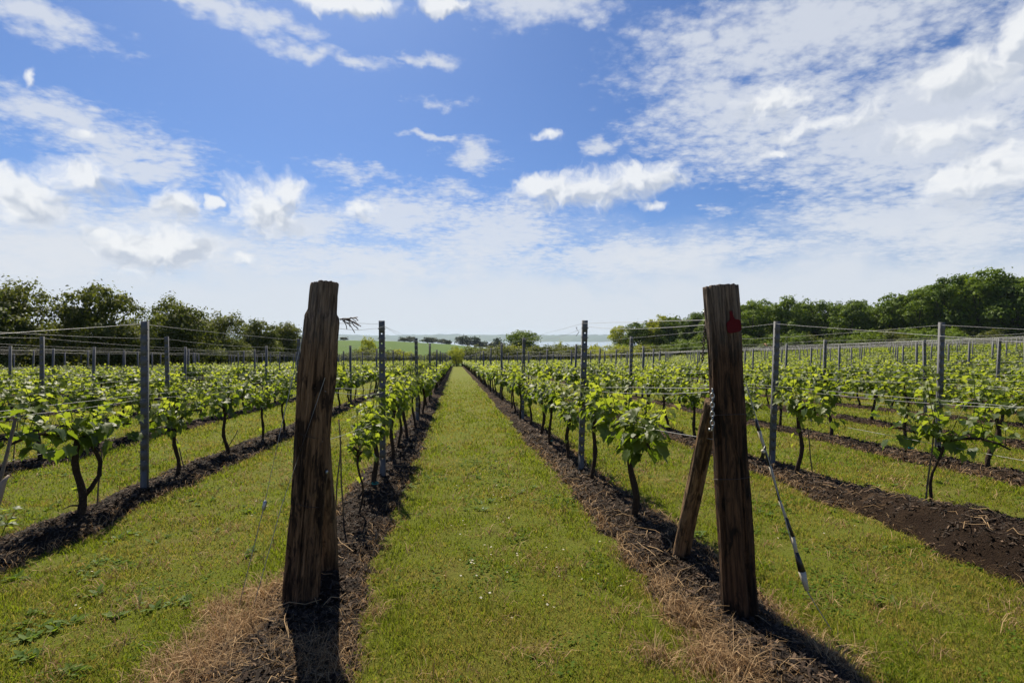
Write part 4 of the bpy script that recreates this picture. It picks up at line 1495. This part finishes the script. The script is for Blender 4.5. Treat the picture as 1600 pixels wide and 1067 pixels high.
# ------------------------------------------------------------------ trees and hedges
def crown_arrays(seed, w, h, z0, n, leaf, lobes=22, sprigs=0.15, shape=1.0, lobe_r=(.22, .38), core=.22):
    """Leaf cards spread over the lobes of a crown: centre column at the origin, foot of the crown at z0."""
    r = np.random.default_rng(seed)
    L, S_ = [], []
    for i in range(lobes):
        t = (i + .5) / lobes
        zz = z0 + h * (0.10 + 0.74 * t ** .9)
        prof = (math.sin(PI * min(1, .26 + .66 * t ** shape)) ** .6)
        a = r.random() * 2 * PI + i * 2.4
        rho = w / 2 * prof * (.12 + .76 * r.random() ** .6)
        lr = min(w, h) * r.uniform(*lobe_r) * (1.1 - .35 * t)
        L.append((math.cos(a) * rho, math.sin(a) * rho, zz, lr))
        for j in range(8):                    # tufts on the lobe
            q = r.normal(size=3)
            q[2] = abs(q[2]) * .9 - .25
            q /= np.linalg.norm(q)
            k = lr * r.uniform(.55, .95)
            S_.append((math.cos(a) * rho + q[0] * k, math.sin(a) * rho + q[1] * k, zz + q[2] * k * .85, lr * r.uniform(.34, .58), r.uniform(-.16, .16)))
    L, S_ = np.array(L), np.array(S_)
    wt = S_[:, 3] ** 2
    idx = r.choice(len(S_), n, p=wt / wt.sum())
    d = r.normal(size=(n, 3))
    d /= np.linalg.norm(d, axis=1)[:, None]
    d[:, 2] = np.where(d[:, 2] < -.35, -d[:, 2], d[:, 2])
    rr = S_[idx, 3] * (0.62 + 0.46 * r.random(n) ** .6)
    bump_ = np.clip(.5 + S_[idx, 4] * 2.2, 0, 1)
    C = S_[idx, :3] + d * rr[:, None] * np.array([1, 1, .8])
    nc = int(n * core)
    q = r.normal(size=(nc, 3))
    q /= np.linalg.norm(q, axis=1)[:, None]
    q *= (r.random(nc) ** .4)[:, None]
    C[:nc] = np.stack([q[:, 0] * w * .40, q[:, 1] * w * .40, z0 + h * .46 + q[:, 2] * h * .42], -1)
    sp = r.random(n) < sprigs * .2
    sp[:nc] = False
    C[sp] += d[sp] * (leaf * 1.6 * r.random(sp.sum()) ** 1.5)[:, None] + np.array([0, 0, 1]) * (leaf * 1.4 * r.random(sp.sum()))[:, None]
    nr = d + r.normal(size=(n, 3)) * .33 + np.array([0, 0, .25])
    nr /= np.linalg.norm(nr, axis=1)[:, None]
    u = np.cross(nr, r.normal(size=(n, 3)))
    u /= np.linalg.norm(u, axis=1)[:, None]
    v = np.cross(nr, u)
    s = leaf * r.uniform(.6, 1.3, n)[:, None]
    V = np.stack([C - u * s * .55, C + v * s * .30 + nr * s * .1, C + u * s * .6, C - v * s * .30 + nr * s * .1], 1).reshape(-1, 3)
    F = np.arange(n * 4).reshape(-1, 4)
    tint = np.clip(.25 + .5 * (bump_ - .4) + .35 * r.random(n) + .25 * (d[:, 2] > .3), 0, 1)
    return V, F, np.repeat(tint, 4), L


def trunk_mb(seed, L, base_r, z0, fork=0.35):
    r = random.Random(seed)
    mb = MB()
    top = max(q[2] for q in L)
    f = z0 + (top - z0) * fork
    mb.tube([(0, 0, -.4), (0, 0, .1), (r.uniform(-.1, .1), r.uniform(-.1, .1), f * .6), (r.uniform(-.2, .2), r.uniform(-.2, .2), f), (0, 0, top * .85)], [base_r * 1.4, base_r, base_r * .85, base_r * .7, base_r * .15], 8)
    for (x, y, z, lr) in L[::2]:
        s = r.uniform(.45, .95)
        b = Vector((0, 0, min(z * .75, f * s + z0 * .2)))
        e = Vector((x, y, z))
        m = b.lerp(e, .5) + Vector((r.uniform(-.15, .15), r.uniform(-.15, .15), r.uniform(.0, .3)))
        mb.tube([b, m, e], [base_r * .5, base_r * .3, base_r * .08], 5)
    return mb


def make_tree(seed, w, h, z0, n, leaf, **kw):
    V, F, T, L = crown_arrays(seed, w, h, z0, n, leaf, **kw)
    return mesh_np('crown', V, F, T), trunk_mb(seed, L, .035 * (h + z0) ** .95 * .8 + .03, max(z0, .4)).mesh('trunk', True)


def place_tree(name, label, cat, parts, loc, scale, rotz, mat, group=None):
    e = thing(name, label, cat, loc, group)
    e.rotation_euler.z = rotz
    e.scale = scale
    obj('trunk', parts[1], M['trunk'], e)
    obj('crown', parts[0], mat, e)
    return e


def build_trees():
    r = random.Random(8)
    # unit trees: 6 m tall, 6 m wide
    hedge_big = [make_tree(400 + i, 6.0, 5.9, .0, 20000, .19, lobes=34, sprigs=.9, lobe_r=(.12, .24), core=.18) for i in range(4)]
    bush = [make_tree(430 + i, 3.4, 2.4, .0, 3200, .15, lobes=12, sprigs=.5, lobe_r=(.22, .36)) for i in range(4)]
    wood = [make_tree(460 + i, 9.0, 10.0, .4, 12000, .34, lobes=26, sprigs=.2, lobe_r=(.13, .25), core=.14) for i in range(5)]
    farb = [make_tree(490 + i, 9.0, 6.0, .5, 1500, .75, lobes=16, lobe_r=(.24, .40)) for i in range(3)]

    def ground_at(u, dep):
        p = EYE + ray(u, 528) * dep
        return Vector((p.x, p.y, float(gz(p.x, p.y)) - .15))
    # left hedge of trees: (pixel column, distance, pixel row of the top, relative width)
    left = [(20, 33, 438, .86, 'tall dark tree at the left edge behind the vineyard'), (-70, 30, 430, 1.0, 'dark tree cut by the left edge of the picture'),
            (160, 36, 440, .80, 'big round dark tree, second of the left boundary'), (270, 41, 464, .86, 'spreading dark green tree above the tall near grey stake'),
            (345, 50, 487, .92, 'thin-topped tree with bare twigs in the left boundary'), (400, 58, 497, .95, 'low olive tree between the twiggy tree and the bare post'),
            (446, 66, 501, .9, 'small neat tree just left of the bare post'), (92, 40, 497, .95, 'lower dark tree filling the gap by the left edge tree'),
            (222, 46, 494, .95, 'darker tree behind the gap of the left boundary'), (314, 56, 497, 1.0, 'pale green tree behind the twiggy one'),
            (490, 84, 513, .8, 'dim tree hidden mostly by the bare post')]
    for (u, dep, v, wd, lab) in left:
        p = ground_at(u, dep)
        top = at(u, v, dep).z
        k = (top - p.z) / 5.9
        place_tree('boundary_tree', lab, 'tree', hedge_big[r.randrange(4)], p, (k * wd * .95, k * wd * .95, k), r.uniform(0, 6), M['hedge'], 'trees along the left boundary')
    for i in range(26):
        u = -90 + i * 23.5
        dep = 29 + 47 * max(0, (u + 60) / 560) ** 1.25
        p = ground_at(u, dep)
        k = r.uniform(.95, 1.4) * (1.25 if 280 < u < 480 else 1)
        bright = i in (5, 6)
        place_tree('hedge_bush', 'yellow green bush low in the left hedge' if bright else 'dark bush low in the left boundary hedge', 'bush', bush[r.randrange(4)], p, (k * 1.25, k * 1.25, k * (1.1 if bright else 1.0)), r.uniform(0, 6),
                   M['bright_leaf'] if bright else M['hedge'], 'yellow green bushes in the left hedge' if bright else 'bushes filling the left boundary hedge')
    # hedge across the far end
    for i in range(40):
        u = 520 + i * 13.5
        dep = 103 + r.uniform(-2, 5)
        p = ground_at(u, dep)
        k = max(.6, (at(u, (549 if u < 725 else 541) + r.uniform(-5, 4), dep).z - p.z) / 2.5)
        place_tree('end_hedge_bush', 'green bush in the hedge across the far end of the rows', 'bush', bush[r.randrange(4)], p, (k * 1.2, k * 1.2, k), r.uniform(0, 6),
                   M['bright_leaf'] if r.random() < .25 else M['hedge'], 'bushes in the hedge at the far end')
    dome = [make_tree(520 + i, 9.0, 9.0, 1.0, 9000, .42, lobes=46, sprigs=.1, lobe_r=(.16, .24)) for i in range(2)]
    singles = [(713, 99, 540, 4.2, 'bright_leaf', bush, 'small bright yellow green tree closing the grass path'), (575, 108, 525, 5.2, 'bright_leaf', bush, 'broad bright bush above the far hedge left of the path'),
               (818, 125, 515, 9.4, 'wood_leaf', dome, 'large round dark tree right of the path end'), (930, 112, 536, 3.4, 'bright_leaf', bush, 'light green sapling beyond the far hedge by the grey stake'),
               (876, 108, 532, 2.6, 'bright_leaf', bush, 'light bush right of the large round tree'), (757, 104, 543, 2.0, 'bright_leaf', bush, 'small green sapling right of the path end')]
    for (u, dep, v, wm, mt, kind, lab) in singles:
        p = ground_at(u, dep)
        hgt = at(u, v, dep).z - p.z
        h0, w0 = (9.6, 9.0) if kind is dome else (2.45, 3.6)
        wpx = wm / w0
        place_tree('single_tree', lab, 'tree', kind[r.randrange(len(kind))], p, (wpx, wpx, hgt / h0), r.uniform(0, 6), M[mt])
    # wood on the right, nearer towards the right edge: (pixel column, distance, pixel row of the top)
    skyline = [(975, 122, 508), (1010, 118, 502), (1045, 115, 495), (1080, 112, 489), (1115, 108, 484), (1150, 104, 470), (1180, 102, 467), (1215, 100, 468), (1250, 100, 472), (1290, 98, 470),
               (1330, 96, 469), (1365, 94, 466), (1400, 92, 461), (1435, 89, 452), (1475, 86, 436), (1515, 84, 428), (1555, 83, 425), (1600, 82, 431), (1650, 82, 440)]
    su, sd, sv = zip(*skyline)
    front = [972, 1000, 1025, 1052, 1085, 1128, 1172, 1228, 1275, 1330, 1385, 1432, 1480, 1530, 1590, 1650]
    for back in (0, 1):
        for u in (front if not back else [q + 27 for q in front[1:]]):
            dd = float(np.interp(u, su, sd)) + (8 if back else 0) + r.uniform(-3, 3)
            p = ground_at(u, dd)
            v = float(np.interp(u, su, sv)) + (r.uniform(-4, 5) if not back else r.uniform(2, 9))
            k = (at(u, v, dd).z - p.z) / 9.5
            kw = max(k, .55) * r.uniform(.76, 1.0)
            lab = 'mid green round-crowned tree of the wood on the right' if u < 1440 else 'tall dark green tree at the right edge of the wood'
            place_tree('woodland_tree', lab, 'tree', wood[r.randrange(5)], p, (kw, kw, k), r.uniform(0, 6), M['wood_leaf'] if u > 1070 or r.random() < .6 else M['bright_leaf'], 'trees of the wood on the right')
    for i in range(42):
        u = 980 + i * 15.5
        dep = np.interp(u, [980, 1150, 1400, 1650], [112, 97, 84, 74]) + r.uniform(-1, 2)
        p = ground_at(u, float(dep))
        k = r.uniform(1.2, 1.9)
        place_tree('wood_edge_bush', 'bush along the foot of the wood on the right', 'bush', bush[r.randrange(4)], p, (k * 1.2, k * 1.2, k), r.uniform(0, 6), M['wood_leaf'] if r.random() < .75 else M['hedge'], 'bushes along the foot of the wood')
    # bare-topped tree left of the wood
    # distant trees beyond the meadow crest
    far = [(845, 420, 524, 26), (862, 430, 520, 20)]
    pts = [(538, 330, 529, 6), (632, 345, 527, 10), (641, 350, 526, 9), (668, 350, 527, 9), (676, 352, 528, 10), (690, 352, 530, 9), (698, 354, 531, 7),
           (722, 420, 525, 13), (733, 425, 527, 12), (745, 425, 526, 9), (752, 430, 533, 13), (766, 430, 536, 9), (776, 430, 529, 12), (781, 435, 534, 12), (700, 420, 533, 8)]
    for (u, dep, v, wd) in pts:
        p = ground_at(u, dep)
        hgt = max(2.5, at(u, v, dep).z - p.z)
        place_tree('distant_tree', 'small dark tree standing beyond the meadow by the water', 'tree', farb[r.randrange(3)], p, (wd / 9.0, wd / 9.0, hgt / 6.4), r.uniform(0, 6), M['far_leaf'], 'dark trees beyond the meadow')
    # low building under the wood
    p = ground_at(1213, 93)
    e = thing('low_shed', 'low shed with a rusty red roof under the wood', 'shed', p)
    mb = MB()
    mb.box((0, 0, .9), (4.6, 3.0, 1.8))
    obj('wall', mb.mesh('wall'), M['pale'], e)
    mb = MB()
    mb.box((0, -.85, 2.08), (5.0, 2.0, .09), Matrix.Rotation(rad(28), 3, 'X'))
    mb.box((0, .85, 2.08), (5.0, 2.0, .09), Matrix.Rotation(rad(-28), 3, 'X'))
    obj('roof', mb.mesh('roof'), M['brick'], e)


build_trees()
